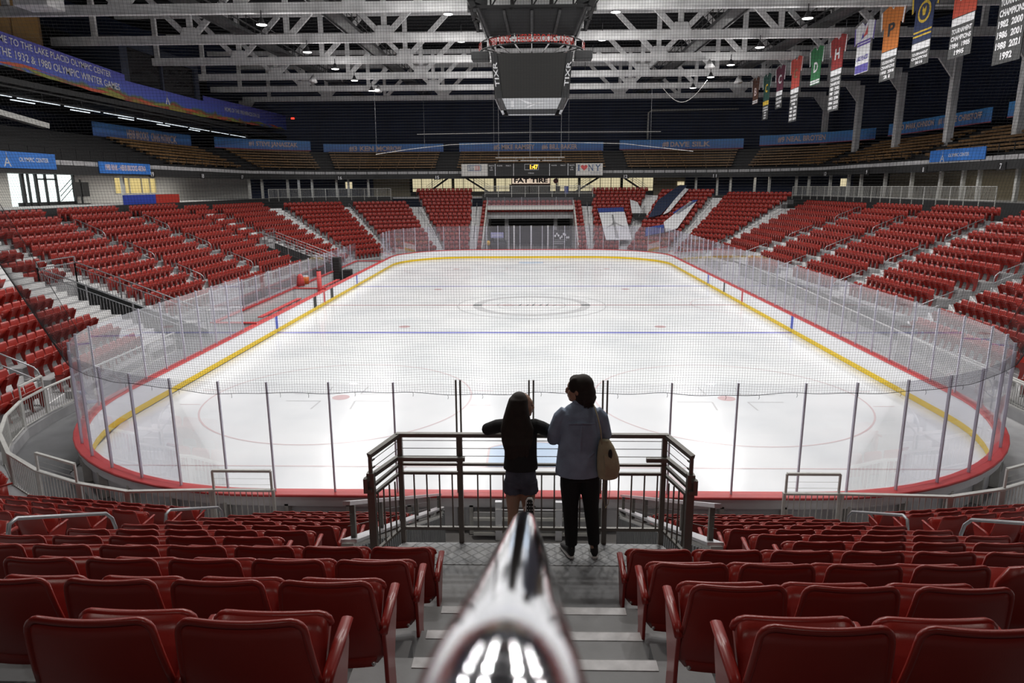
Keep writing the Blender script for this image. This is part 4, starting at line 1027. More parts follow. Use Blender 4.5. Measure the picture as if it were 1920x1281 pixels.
# guard rail of the platform
g = thing('platform_guard_rail', 'dark grey steel guard rail round the viewing platform with cables and balusters', 'railing', (0, PY, PZ))
cx = (-1.26, -.71, .62, 1.15)
mb = MB(); mb.bar((-1.29, PY, 4.985), (1.18, PY, 4.985), .05, .035); put(mb, 'top_rail', RD, g)
for z in (4.93, 4.855, 4.78): mb = MB(); mb.tube([(-1.26, PY, z), (1.15, PY, z)], .0035, 6); put(mb, 'cable', RD, g)
mb = MB(); mb.bar((-1.27, PY-.06, 4.775), (-.66, PY-.06, 4.775), .04, .036); put(mb, 'hand_rail', RD, g)
mb = MB(); mb.bar((.98, PY-.06, 4.775), (1.17, PY-.06, 4.775), .04, .036); put(mb, 'hand_rail', RD, g)
for z, t_ in ((4.70, .022), (4.615, .026), (4.06, .03)): mb = MB(); mb.bar((-1.26, PY, z), (1.15, PY, z), .03, t_); put(mb, 'cross_rail', RD, g)
for x in cx: mb = MB(); mb.bar((x, PY, PZ-.3), (x, PY, 4.99), .045, .045); put(mb, 'post', RD, g)
x = -1.26+.118
while x < 1.13:
    if min(abs(x-c) for c in cx) > .04: mb = MB(); mb.bar((x, PY, 4.06), (x, PY, 4.615), .013, .013); put(mb, 'baluster', RD, g)
    x += .118
for s, a, b in ((-1, (-1.27, PY), (-1.47, -7.97)), (1, (1.16, PY), (1.33, -7.97))):
    def P3(t, z): return np.array((a[0]+(b[0]-a[0])*t, a[1]+(b[1]-a[1])*t, z))
    mb = MB(); mb.bar(P3(0, 4.985), P3(1.03, 4.90), .05, .036); mb.bar(P3(1.0, 4.90), P3(1.0, 4.66), .03, .03); put(mb, 'side_top_rail', RD, g)
    mb = MB(); mb.bar(P3(1.0, 3.6), P3(1.0, 4.74), .065, .065); put(mb, 'post', RD, g)
    for z0, z1 in ((4.93, 4.84), (4.855, 4.77)): mb = MB(); mb.tube([P3(0, z0), P3(1, z1)], .0035, 6); mb.tube([P3(.86, z1+.012), P3(1, z1)], .009, 6); put(mb, 'cable', RD, g)
    mb = MB(); mb.bar(P3(0, 4.775), P3(1.18, 4.69), .04, .036); e = P3(1.18, 4.69); mb.bar(e+np.array((0, 0, .015)), e-np.array((0, 0, .12)), .036, .036); mb.bar(e-np.array((0, 0, .10)), e-np.array((-s*-.05, 0, .10)), .03, .03); put(mb, 'hand_rail', RD, g)
    for z0, z1 in ((4.70, 4.60), (4.615, 4.52), (4.06, 3.97)): mb = MB(); mb.bar(P3(0, z0), P3(1, z1), .03, .025); put(mb, 'cross_rail', RD, g)
    for t in (.2, .4, .6, .8): mb = MB(); mb.bar(P3(t, 4.02), P3(t, 4.55), .013, .013); put(mb, 'baluster', RD, g)
# passage down to the boards, in front of the platform
mb = MB()
zs = lambda y: 1.35+(-1.2-y)*.455
for s in (-1, 1):
    X = s*1.72-.06
    ys = np.linspace(-7.55, -1.0, 12); vs = []
    for y in ys: zt = max(1.0, zs(y)-.42); vs += [(X, y, 0), (X, y, zt), (X+s*.12, y, zt), (X+s*.12, y, 0)]
    fs = []
    for i in range(11):
        b = i*4; fs += [(b, b+4, b+5, b+1), (b+1, b+5, b+6, b+2), (b+2, b+6, b+7, b+3)]
    fs += [(0, 1, 2, 3), (47, 46, 45, 44)]; mb.add(vs, fs)
struct(mb, 'wall_passage', M['rail_grey'])
mb = MB()
for s in (-1, 1):
    X = s*1.70-.06
    for y in np.arange(-7.5, -1.1, .12): zt = max(1.0, zs(y)-.46); mb.box(X-.012, X+.012, y-.02, y+.02, 0.05, zt)
put(mb, 'trim_5', M['conc_step'], kind='structure')
mb = MB(); mb.box(-1.72, 1.6, -7.7, -7.66, 0, PZ-.12); struct(mb, 'wall_passage_end', M['conc'])
for s, w in ((-1, 'left'), (1, 'right')):
    g = thing('passage_railing', 'pale grey sloping railing on the %s side of the passage below the platform' % w, 'railing', (s*1.72, -4, zs(-4)), 'railings of the passage below the platform')
    X = s*1.78-.06
    mb = MB(); mb.bar((X, -7.5, zs(-7.5)), (X, -1.1, zs(-1.1)), .07, .04); put(mb, 'top_rail', M['alu'], g)
    mb = MB(); mb.bar((X, -7.5, zs(-7.5)-.40), (X, -1.1, max(1.02, zs(-1.1)-.40)), .16, .03); put(mb, 'ledge', M['alu'], g)
    for y in (-7.3, -6.1, -4.9, -3.7, -2.5, -1.3): mb = MB(); mb.bar((X, y, zs(y)-.4), (X, y, zs(y)), .05, .05); put(mb, 'post', RD, g)
    for d in (.12, .24): mb = MB(); mb.tube([(X, -7.5, zs(-7.5)-d), (X, -1.1, zs(-1.1)-d)], .003, 5); put(mb, 'cable', RD, g)
# door frame seen below the boards in the passage
g = thing('board_gate_frame', 'pale metal gate frame with bolts in the boards below the two people', 'gate', (0, -.42, 0))
mb = MB(); mb.box(-1.25, 1.15, -.40, -.36, .05, .58); put(mb, 'panel', M['board_back'], g)
for x in (-.72, .52): mb = MB(); mb.box(x-.07, x+.07, -.5, -.4, 0, .86); put(mb, 'channel', M['alu'], g)
for z in (.70, .32): mb = MB(); mb.tube([(-.78, -.52, z), (.58, -.52, z)], .018, 8); put(mb, 'bolt_bar', M['alu'], g)
for z in (.12, .45): mb = MB(); mb.box(-1.25, 1.15, -.46, -.40, z-.03, z+.03); put(mb, 'cross_member', M['rail_grey'], g)
# ---------------- polished handrail right in front of the camera
def ray(px, py):
    a = (px-960)/FPX; b = (py-640.5)/FPX; return CF+CR*a-CU*b
rv = ray(990, 924); off = -CU*.0515-CR*.006
def hp(d): return CAM+rv*d+off
g = thing('stair_handrail', 'polished steel centre handrail of the steps, out of focus right before the camera', 'handrail', tuple(hp(1.5)-np.array((0, 0, .9))))
e = hp(1.10); dn = nrm(rv); back = [hp(.17)]; hz = nrm((-dn[0], -dn[1], 0)); q = hp(.17); el = math.asin(-dn[2])
for k in range(5): a_ = el*(1-(k+1)/5); q = q+(hz*math.cos(a_)+np.array((0, 0, math.sin(a_))))*.010; back.append(q)
back += [q+hz*.1, q+hz*.3, q+hz*.6]
pts = back[::-1]+[hp(.22), hp(.3), hp(.4), hp(.55), hp(.75), hp(.95), e]
c1 = e+dn*.05+np.array((0, 0, -.005)); c2 = e+dn*.085+np.array((0, 0, -.045)); c3 = e+dn*.095+np.array((0, 0, -.10)); c4 = np.array((c3[0], c3[1], 4.2))
pts += [c1, c2, c3, c4]
mb = MB(); mb.tube(pts, .021, 28); put(mb, 'rail_tube', M['chrome'], g, smooth=True)
mb = MB(); q = back[-1]; mb.tube([q+hz*-.05, (q[0]-hz[0]*.05, q[1]-hz[1]*.05, 6.0)], .02, 16); put(mb, 'rear_post', M['chrome'], g, smooth=True)
mb = MB(); mb.tube([(c4[0], c4[1], 4.33), (c4[0], c4[1], 4.36)], .05, 18); put(mb, 'foot_flange', M['chrome'], g)
# ---------------- low barrier round the walkway
def barrier(P, Q, label, h=.85, z0=.30, tall=False, grp='low barriers along the front of the stands', base=True):
    P = np.array((*P, 0.0)); Q = np.array((*Q, 0.0)); L = np.linalg.norm(Q-P); d = (Q-P)/L
    g = thing('barrier_railing', label, 'railing', tuple((P+Q)/2+np.array((0, 0, z0))), grp); u = np.array((0, 0, 1.0)); top = z0+h
    mb = MB(); mb.bar(P+u*top, Q+u*top, .09, .04); put(mb, 'cap_rail', M['rail_grey'], g)
    mb = MB(); mb.bar(P+u*(z0+.06), Q+u*(z0+.06), .03, .03); put(mb, 'bottom_rail', M['rail_grey'], g)
    for e_ in (P, Q): mb = MB(); mb.bar(e_+d*(.03 if e_ is P else -.03)+u*(z0-.25), e_+d*(.03 if e_ is P else -.03)+u*top, .055, .055); put(mb, 'post', M['rail_grey'], g)
    n = int(L/.115); mb = MB()
    for i in range(1, n): p = P+d*(L*i/n); mb.bar(p+u*(z0+.06), p+u*top, .014, .014)
    put(mb, 'balusters', M['rail_grey'], g, kind='stuff')
    if tall:
        a, b = P+d*.05, Q-d*.05; t2 = top+.42
        mb = MB(); mb.bar(a+u*top, a+u*t2, .04, .04); mb.bar(b+u*top, b+u*t2, .04, .04); mb.bar(a+u*t2, b+u*t2, .06, .05); put(mb, 'raised_frame', M['rail_grey'], g)
        for k_ in (.12, .25): mb = MB(); mb.tube([a+u*(top+k_), b+u*(top+k_)], .003, 5); put(mb, 'cable', M['rail_grey'], g)
left = [(-1.95, -.62), (-3.6, -.62), (-5.3, -.62), (-6.6, -.62), (-8.3, -.72), (-9.55, -.35), (-10.9, .30), (-12.3, 1.3), (-13.5, 2.6), (-14.4, 4.0), (-14.95, 5.3), (-15.15, 6.6), (-15.2, 8.0), (-15.25, 10.4), (-15.3, 12.8), (-15.35, 15.0)]
for i in range(3, len(left)-1):
    tall = i in (2, 5, 10); 
    barrier(left[i], left[i+1], 'pale barrier railing left of the ice, %s from the near middle%s' % (ordn(i-3), ', with raised frame' if tall else ''), tall=tall)
barrier(left[2], left[3], 'barrier gate with raised frame at the near end, left of the platform', tall=True)
right = [(-x-.05, y) for x, y in left]; right[2] = (5.0, -.62); right[3] = (6.15, -.62)
for i in range(3, len(right)-1):
    tall = i in (5,)
    barrier(right[i], right[i+1], 'pale barrier railing right of the ice, %s from the near middle%s' % (ordn(i-3), ', with raised frame' if tall else ''), tall=tall)
barrier(right[2], right[3], 'barrier gate with raised frame at the near end, right of the platform', tall=True)
mb = MB()
for PP in (left, right):
    for i in range(len(PP)-1):
        if i < 2: continue
        mb.bar((*PP[i], .12), (*PP[i+1], .12), .16, .36)
struct(mb, 'wall_barrier_base', M['conc'])
mb = MB()
for s in (-1, 1): 
    x0, x1 = sorted((s*1.9, s*5.2)); mb.box(x0, x1, -.95, -.85, 0, .5)
struct(mb, 'wall_front_rows', M['conc_dark'])
mb = MB(); mb.add([(x, y, .012) for x, y in ([(-12.9, 6.6), (-12.9, 20), (-18.3, 20), (-18.3, 14.9), (-15.35, 14.9)]+left[::-1][:-1]+[(-1.95, -.3), (-6.4, -.35), (-9.8, .6), (-12, 2.8)])], [tuple(range(4+1+len(left)-1+4))]); struct(mb, 'floor_walkway', M['conc_dark'])
# ---------------- left stand front, tunnels and their rails
def vom(y0, y1, x0, x1, zt, zb, words, fl=0.0):
    mb = MB(); mb.box(x1-.15, x1, y0, y1, fl, zt); put(mb, 'wall_tunnel', M['conc'], kind='structure')
    mb = MB(); mb.box(x1-1.0, x1-.16, y0-.1, y1+.1, zt-.25, zt); put(mb, 'floor_tunnel_top', M['conc'], kind='structure')
    mb = MB(); mb.box(x1+.01, x1+.05, y0+.3, y1-.3, fl, fl+1.9); struct(mb, 'door_%d' % (1 if y0 < 30 else 2), M['blackish'])
    for s, y in ((0, y0), (1, y1)):
        mb = MB(); vs = [(x0, y-.06, fl), (x1, y-.06, fl), (x1, y-.06, zt), (x0, y-.06, zb), (x0, y+.06, fl), (x1, y+.06, fl), (x1, y+.06, zt), (x0, y+.06, zb)]
        mb.add(vs, [(0, 1, 2, 3), (7, 6, 5, 4), (3, 2, 6, 7), (0, 3, 7, 4), (1, 5, 6, 2)]); put(mb, 'wall_tunnel_side', M['blackish'], kind='structure')
        g = thing('tunnel_railing', 'grey sloping railing on the %s side of the %s' % (('near', 'far')[s], words), 'railing', ((x0+x1)/2, y, (zb+zt)/2), 'railings of the stand tunnels')
        H = 1.0
        mb = MB(); mb.tube([(x0, y, zb+H), (x1, y, zt+H)], .03, 6); put(mb, 'top_rail', M['steel'], g)
        mb = MB(); mb.tube([(x0, y, zb+H-.24), (x1, y, zt+H-.24)], .022, 6); put(mb, 'second_rail', M['steel'], g)
        mb = MB(); n = int(abs(x1-x0)/.14)
        for i in range(n+1): t = i/n; xx = x0+(x1-x0)*t; zz = zb+(zt-zb)*t; mb.bar((xx, y, zz), (xx, y, zz+H-.24), .014, .014)
        put(mb, 'balusters', M['steel'], g, kind='stuff')
        for t in (0, .33, .66, 1): xx = x0+(x1-x0)*t; zz = zb+(zt-zb)*t; mb = MB(); mb.bar((xx, y, zz), (xx, y, zz+H), .05, .05); put(mb, 'post', M['steel'], g)
    g = thing('tunnel_railing', 'pale railing across the back end of the %s' % words, 'railing', (x1, (y0+y1)/2, zt), 'railings of the stand tunnels')
    mb = MB(); mb.bar((x1, y0, zt+1.25), (x1, y1, zt+1.25), .07, .04); mb.bar((x1, y0, zt+.95), (x1, y1, zt+.95), .09, .04); put(mb, 'rails', M['steel'], g)
    mb = MB(); n = int((y1-y0)/.12)
    for i in range(n+1): y = y0+(y1-y0)*i/n; mb.bar((x1, y, zt+.05), (x1, y, zt+.95), .014, .014)
    put(mb, 'balusters', M['steel'], g, kind='stuff')
    for y in (y0, y1): mb = MB(); mb.bar((x1, y, zt), (x1, y, zt+1.25), .05, .05); put(mb, 'post', M['steel'], g)
vom(16.8, 19.4, -16.0, -22.2, 2.75, .35, 'near left tunnel')
vom(43.2, 45.6, -16.3, -22.0, 2.55, .35, 'far left tunnel')
def stairs(ya, yb, x0, x1, z0, z1, n, both=False):
    mb = MB()
    for i in range(n):
        xa = x0+(x1-x0)*i/n; xb = x0+(x1-x0)*(i+1)/n; z = z0+(z1-z0)*(i+1)/n; zp = z-(z1-z0)/n
        a, b = min(xa, xb), max(xa, xb)
        mb.add([(xa, ya, z), (xa, yb, z), (xb, yb, z), (xb, ya, z)], [(0, 1, 2, 3)], 0); mb.add([(xa, ya, zp-.02), (xa, yb, zp-.02), (xa, yb, z), (xa, ya, z)], [(0, 1, 2, 3)], 1)
        mb.add([(xa, yb, -.02), (xb, yb, -.02), (xb, yb, z), (xa, yb, z)], [(0, 1, 2, 3)], 0); mb.add([(xa, ya, -.02), (xb, ya, -.02), (xb, ya, z), (xa, ya, z)], [(3, 2, 1, 0)], 0)
        xe = xa+(xb-xa)*.16; mb.add([(xa, ya, z+.003), (xa, yb, z+.003), (xe, yb, z+.003), (xe, ya, z+.003)], [(0, 1, 2, 3)], 1)
    struct(mb, 'floor_stairs', [M['conc'], M['white_step']])
stairs(14.5, 16.7, -16.2, -28.5, .35, 5.9, 26); stairs(19.5, 20.95, -18.2, -28.6, .55, 5.2, 24)
stairs(42.6, 43.1, -18.6, -28.6, .55, 5.2, 24); stairs(45.7, 46.9, -17.6, -28.6, .45, 5.2, 24)
mb = MB(); mb.box(-18.32, -18.1, 20.9, 43.0, 0, .62); struct(mb, 'wall_left_stand', M['conc'])
# rail on top of the left stand front
for i in range(5):
    y0 = 21+i*4.4; barrier((-18.2, y0), (-18.2, y0+4.3), 'barrier railing before the left stand, %s segment past the near tunnel' % ordn(i), z0=.62, h=.8)
# right side front wall
mb = MB(); mb.box(17.25, 17.4, 17.8, 52, 0, .9); struct(mb, 'wall_right_stand', M['blackish'])
for i in range(7):
    y0 = 6.8+i*4.6; x = 15.25+(0 if i < 2 else .25*(i-1)); barrier((x, y0), (x+.25, y0+4.5), 'barrier railing before the right stand, %s segment from the near corner' % ordn(i), z0=.30, h=.85)
# ---------------- team benches on the left
g = thing('bench_enclosure', 'white team bench enclosure with red top rail behind the left boards', 'enclosure', (-15.1, 31, 0))
mb = MB(); mb.box(-15.2, -15.1, 18.2, 46.2, 0, .93); put(mb, 'rear_wall', M['board'], g)
mb = MB(); mb.box(-15.27, -15.03, 18.2, 46.2, .93, .98); put(mb, 'red_top_rail', M['red_cap'], g)
for y in (18.2, 29.6, 46.1): mb = MB(); mb.box(-15.1, -13.0, y-.05, y+.05, 0, .93); put(mb, 'divider', M['board'], g); mb = MB(); mb.box(-15.1, -13.0, y-.1, y+.1, .93, .98); put(mb, 'red_top_rail', M['red_cap'], g)
mb = MB(); mb.box(-15.0, -13.1, 18.3, 46.0, .012, .03); put(mb, 'rubber_floor', M['blackish'], g)
for i in range(15):
    y = 18.2+i*1.85
    gg = thing('rink_glass', 'tall rink glass panel behind the left team benches, %s from the near end' % ordn(i), 'rink glass', (-15.15, y, .98), 'glass panels behind the team benches')
    mb = MB(); mb.box(-15.156, -15.144, y+.03, y+1.82, .98, 2.5); put(mb, 'pane', M['glass'], gg)
    mb = MB(); mb.box(-15.18, -15.12, y-.025, y+.025, .98, 2.53); put(mb, 'stanchion', M['stanchion'], gg)
for (a, b, w) in ((22.2, 28.6, 'near'), (31.2, 37.5, 'far')):
    g = thing('team_bench', 'long red topped bench in the %s half of the left team enclosure' % w, 'bench', (-14.3, (a+b)/2, 0), 'team benches')
    for x in (-14.45, -13.75): mb = MB(); mb.box(x-.14, x+.14, a+(0 if x < -14 else 1), b, .44, .49); put(mb, 'plank', M['red_cap'], g)
    for y in np.linspace(a+1.3, b-.4, 4): mb = MB(); mb.box(-14.55, -13.65, y-.03, y+.03, .03, .44); put(mb, 'leg', M['alu'], g)
g = thing('padded_post', 'tall red padded post beside the divider of the team benches', 'post', (-13.35, 29.3, .03)); mb = MB(); mb.tube([(-13.35, 29.3, .03), (-13.35, 29.3, 2.1)], .14, 14); put(mb, 'padding', M['red_cap'], g, smooth=True); mb = MB(); mb.tube([(-13.35, 29.3, 2.1), (-13.35, 29.3, 2.16)], .15, 14); put(mb, 'cap', M['black'], g)
g = thing('drink_cooler', 'orange drink cooler on the rear wall of the team bench', 'cooler', (-15.0, 31.4, .98)); mb = MB(); mb.tube([(-14.9, 31.4, .98), (-14.9, 31.4, 1.42), (-14.9, 31.4, 1.46)], [.2, .23, .18], 14); put(mb, 'tub', mat('orange_plastic', (.65, .16, .03), .4), g, smooth=True); mb = MB(); mb.tube([(-14.9, 31.4, 1.46), (-14.9, 31.4, 1.52)], .2, 14); put(mb, 'lid', M['board'], g)
g = thing('red_jacket', 'dark red jacket hung on the rear glass of the team bench', 'jacket', (-15.0, 30.5, 1.0)); mb = MB(); mb.tube([(-14.95, 30.5, 1.0), (-14.95, 30.5, 1.3), (-14.95, 30.5, 1.6), (-14.95, 30.5, 1.75)], [(.12, .28), (.12, .24), (.1, .2), (.05, .07)], 14, up0=(1, 0, 0)); put(mb, 'body', M['red_cap'], g, smooth=True)
for k, (x, y, h) in enumerate(((-14.9, 38.9, 2.0), (-14.0, 38.6, 1.1))):
    g = thing('equipment_cabinet', 'dark equipment cabinet at the far end of the team bench, %s' % ('the tall one' if k == 0 else 'the low one'), 'cabinet', (x, y, .03)); mb = MB(); mb.box(x-.3, x+.3, y-.35, y+.35, .03, h); bevel(put(mb, 'body', M['blackish'], g), .02); mb = MB(); mb.box(x-.27, x+.27, y-.37, y-.35, .1, h-.1); put(mb, 'door', M['black'], g)
for i, (x, y, w, d, h) in enumerate(((-17.0, 19.6, .9, .6, .75), (-16.6, 22.3, 1.2, .7, .9), (-16.9, 25.0, .8, .6, .55))):
    g = thing('storage_table', ['pale folding table in the left walkway', 'white covered table behind the team benches', 'low grey crate behind the team benches'][i], 'table', (x, y, 0)); mb = MB(); mb.box(x-w/2, x+w/2, y-d/2, y+d/2, h-.05, h); put(mb, 'top', M['wallw'], g)
    for a in (-1, 1):
        for b in (-1, 1): mb = MB(); mb.box(x+a*w*.42-.02, x+a*w*.42+.02, y+b*d*.4-.02, y+b*d*.4+.02, .012, h-.05); put(mb, 'leg', M['steel'], g)
# blue folding chair on the left walkway
g = thing('folding_chair', 'blue folding chair by the barrier on the left walkway', 'chair', (-14.3, 7.4, 0))
BL = mat('blue_plastic', (.02, .07, .27), .4); o = np.array((-14.3, 7.4, .012))
ux = np.array((.25, -.97, 0)); uy = np.array((.97, .25, 0)); uz = np.array((0, 0, 1.0))
def fc(a, b, c): return o+ux*a+uy*b+uz*c
mb = MB(); mb.shell(lambda u, v: fc((u-.5)*.42, -.2-.03*v+.04*(2*u-1)**2, .66+.2*v-.03*(2*u-1)**4*v), 8, 4, uy*.02); put(mb, 'backrest', BL, g, smooth=True)
mb = MB(); mb.shell(lambda u, v: fc((u-.5)*.4, -.14+.38*v, .44+.01*v), 6, 4, uz*.02); put(mb, 'seat', BL, g, smooth=True)
for s in (-1, 1):
    mb = MB(); mb.tube([fc(s*.22, -.24, .88), fc(s*.22, .28, 0)], .011, 6); put(mb, 'front_leg', M['alu'], g)
    mb = MB(); mb.tube([fc(s*.2, .2, .45), fc(s*.2, -.3, 0)], .011, 6); put(mb, 'rear_leg', M['alu'], g)
# ---------------- far tunnel
mb = MB()
for x0, x1 in ((-5.25, -5.1), (4.9, 5.05)): mb.prism([(59.3, 0), (76, 0), (76, 5.6), (70, 5.6), (68, 4.95), (59.3, .95)], (0, 1, 0), (0, 0, 1), (x1-x0, 0, 0), (x0, 0, 0))
struct(mb, 'wall_far_tunnel', M['rail_grey'])
mb = MB(); mb.box(-5.1, 4.9, 68.0, 68.6, 4.55, 5.05); struct(mb, 'trim_6', M['wallw'])
mb = MB(); mb.box(-5.1, 4.9, 59.6, 77, 4.5, 4.56) if False else mb.box(-5.1, 4.9, 68.5, 77, 4.56, 4.6); mb.box(-5.1, 4.9, 76, 76.2, 0, 4.6); struct(mb, 'wall_far_tunnel_back', M['blackish'])
for x in (-2.9, 2.9): mb = MB(); mb.box(x-.22, x+.22, 69.5, 69.9, 0, 4.56); put(mb, 'tunnel_column', M['conc'], None, org=(x, 69.7, 0), label='grey concrete column inside the far tunnel, %s one' % ('left' if x < 0 else 'right'), cat='column', group='columns in the far tunnel')
for i in range(5):
    x = -5.1+i*2.0; g = thing('glass_guard', 'glass guard panel over the far tunnel, %s from the left' % ordn(i), 'glass', (x+1, 67.9, 5.05), 'glass guards over the far tunnel'); mb = MB(); mb.box(x+.03, x+1.97, 67.9, 67.92, 5.05, 5.95); put(mb, 'pane', M['glass'], g); mb = MB(); mb.box(x-.02, x+.02, 67.88, 67.94, 5.05, 6.0); put(mb, 'post', M['steel'], g)
mb = MB()
for i, x in enumerate((-1.75, 0.0, 1.72)): 
    mb = MB(); mb.box(x-.07, x+.07, 57.75, 57.85, .9, 3.3); put(mb, 'gate_post', M['wallw'], None, org=(x, 57.8, .9), label='thick white post in the far end glass, %s of three' % ['left', 'middle', 'right'][i], cat='post', group='white posts of the far gate')
g = thing('tunnel_sign', 'pale lilac sign hanging inside the far tunnel at left', 'sign', (-3.6, 62, 1.6)); mb = MB(); mb.box(-4.4, -3.0, 62, 62.05, 1.75, 2.35); put(mb, 'panel', mat('lilac_sign', (.32, .32, .55), .6), g); mb = MB(); text_into(mb, 'DO NOT ENTER', (-3.7, 61.99, 2.05), (1, 0, 0), (0, 0, 1), 1.1, .2, lift=.01); put(mb, 'lettering', WHT, g)
g = thing('ice_resurfacer', 'dark ice resurfacer parked in the far tunnel behind the glass', 'vehicle', (-3.4, 61.5, 0))
mb = MB(); mb.box(-4.3, -2.7, 60.6, 63.6, .35, 1.35); mb.box(-4.1, -2.9, 61.6, 63.4, 1.35, 1.75); bevel(put(mb, 'body', mat('dark_vehicle_paint', (.03, .035, .04), .4), g), .08)
for x in (-4.1, -2.9):
    for y in (61.1, 63.0): mb = MB(); mb.tube([(x-.1, y, .35), (x+.1, y, .35)], .35, 18); put(mb, 'wheel', M['black'], g, smooth=True)
mb = MB(); mb.sphere((-4.6, 61.2, 1.25), (.22, .22, .3)); put(mb, 'yellow_light_cover', mat('yellow_cover', (.7, .4, .03), .5), g, smooth=True)
g = thing('wall_mural', 'dark mural panel with white skaters painted on it in the far tunnel', 'mural', (2.9, 62, .9)); mb = MB(); mb.box(1.9, 4.4, 62.0, 62.06, .9, 2.6); put(mb, 'panel', M['blackish'], g); mb = MB()
for k in range(9): a = k*.7; mb.sphere((2.6+.18*k, 61.98, 1.95+.22*math.sin(a*2.1)), (.10, .01, .14), 7, 5)
for k in range(3): mb.box(2.5, 3.9-.2*k, 61.97, 61.99, 1.5-.2*k, 1.54-.2*k)
put(mb, 'white_figures', WHT, g)
# ================================================================ THE TWO VISITORS
SK = mat('skin', (.42, .25, .17), .5, noise=.06); HAIR = mat('dark_brown_hair', (.020, .012, .009), .75, noise=.3, nscale=30); JK = mat('black_knit', (.010, .010, .012), .85, bump=.3, bscale=260)
DN = mat('washed_denim_shirt', (.27, .34, .46), .8, noise=.22, nscale=7, bump=.2, bscale=120); DS = mat('dark_denim', (.075, .085, .12), .85, noise=.3, nscale=14); PT = mat('black_trousers', (.007, .007, .008), .85)
BG = mat('beige_canvas', (.42, .36, .24), .85, noise=.15, nscale=9, bump=.3, bscale=150); SH = mat('black_shoe_canvas', (.012, .012, .013), .7); SO = mat('white_rubber', (.72, .72, .70), .5)
def loft(mb, rings, n=20, mi=0):
    """rings: (centre, half-width vector, half-depth vector)"""
    vs = []; k = len(rings)
    for c, a, b in rings:
        c, a, b = (np.asarray(q, float) for q in (c, a, b))
        for j in range(n): t = 2*PI*j/n; vs.append(c+a*math.cos(t)+b*math.sin(t))
    fs = [(i*n+j, i*n+(j+1) % n, (i+1)*n+(j+1) % n, (i+1)*n+j) for i in range(k-1) for j in range(n)]
    fs += [tuple(range(n-1, -1, -1)), tuple((k-1)*n+j for j in range(n))]; return mb.add(vs, fs, mi)
def limb(mb, pts, rad, n=14): return mb.tube(pts, rad, n)
def ell(mb, c, a, b, d, nu=16, nv=10):
    c, a, b, d = (np.asarray(q, float) for q in (c, a, b, d)); m = MB(); m.sphere((0, 0, 0), 1, nu, nv)
    return mb.add([c+a*p[0]+b*p[1]+d*p[2] for p in m.v], m.f)
def remesh(o, v, it=4):
    r = o.modifiers.new('remesh', 'REMESH'); r.mode = 'VOXEL'; r.voxel_size = v; r.use_smooth_shade = True
    s = o.modifiers.new('smooth', 'SMOOTH'); s.iterations = it; s.factor = .5; return o
def head(mb, c, f, s=1.0, tilt=0.0):
    """c centre of skull; f horizontal unit facing direction"""
    f = np.array((f[0], f[1], tilt)); f = nrm(f); sd = nrm(np.cross(f, (0, 0, 1))); u = np.cross(sd, f); c = np.asarray(c, float)
    P = lambda a, b, d: c+(f*a+sd*b+u*d)*s
    ell(mb, P(-.01, 0, .02), f*.092*s, sd*.074*s, u*.098*s); ell(mb, P(.028, 0, -.055), f*.058*s, sd*.058*s, u*.062*s); ell(mb, P(.055, 0, -.088), f*.026*s, sd*.03*s, u*.024*s)
    ell(mb, P(.068, 0, .025), f*.022*s, sd*.052*s, u*.03*s); ell(mb, P(.088, 0, -.018), f*.022*s, sd*.012*s, u*.026*s); ell(mb, P(.098, 0, -.034), f*.014*s, sd*.015*s, u*.012*s)
    ell(mb, P(.079, 0, -.059), f*.014*s, sd*.024*s, u*.008*s); ell(mb, P(.077, 0, -.071), f*.013*s, sd*.021*s, u*.008*s)
    for q in (-1, 1): ell(mb, P(-.008, q*.074, -.012), f*.018*s, sd*.008*s, u*.030*s); ell(mb, P(.05, q*.035, -.03), f*.03*s, sd*.025*s, u*.03*s)
    limb(mb, [P(-.02, 0, -.05), c+np.array((-f[0]*.02, -f[1]*.02, -.13*s)), c+np.array((-f[0]*.03, -f[1]*.03, -.19*s))], [.052*s, .048*s, .058*s])
    return P
def hand(mb, w, d, palm_n, side, s=1.0):
    """w wrist, d pointing direction, palm_n palm normal, side the thumb side"""
    w = np.asarray(w, float); d = nrm(d); n = nrm(palm_n); t = nrm(side)
    loft(mb, [(w, t*.024*s, n*.018*s), (w+d*.04*s, t*.037*s, n*.015*s), (w+d*.085*s, t*.040*s, n*.013*s)], 14)
    for i, (o, L) in enumerate(((.030, .070), (.010, .078), (-.010, .072), (-.029, .056))):
        b = w+d*.078*s+t*o*s; k = d*.45+n*.25; limb(mb, [b, b+d*L*.42*s, b+(d*.72+n*.12)*L*s, b+(d*.92+n*.45)*L*s], [.0088*s, .0084*s, .0078*s, .0062*s], 8)
    b = w+d*.02*s+t*.030*s; limb(mb, [b, b+(t*.6+d*.6)*.035*s, b+(t*.5+d*.9)*.062*s], [.0125*s, .0105*s, .0085*s], 8)
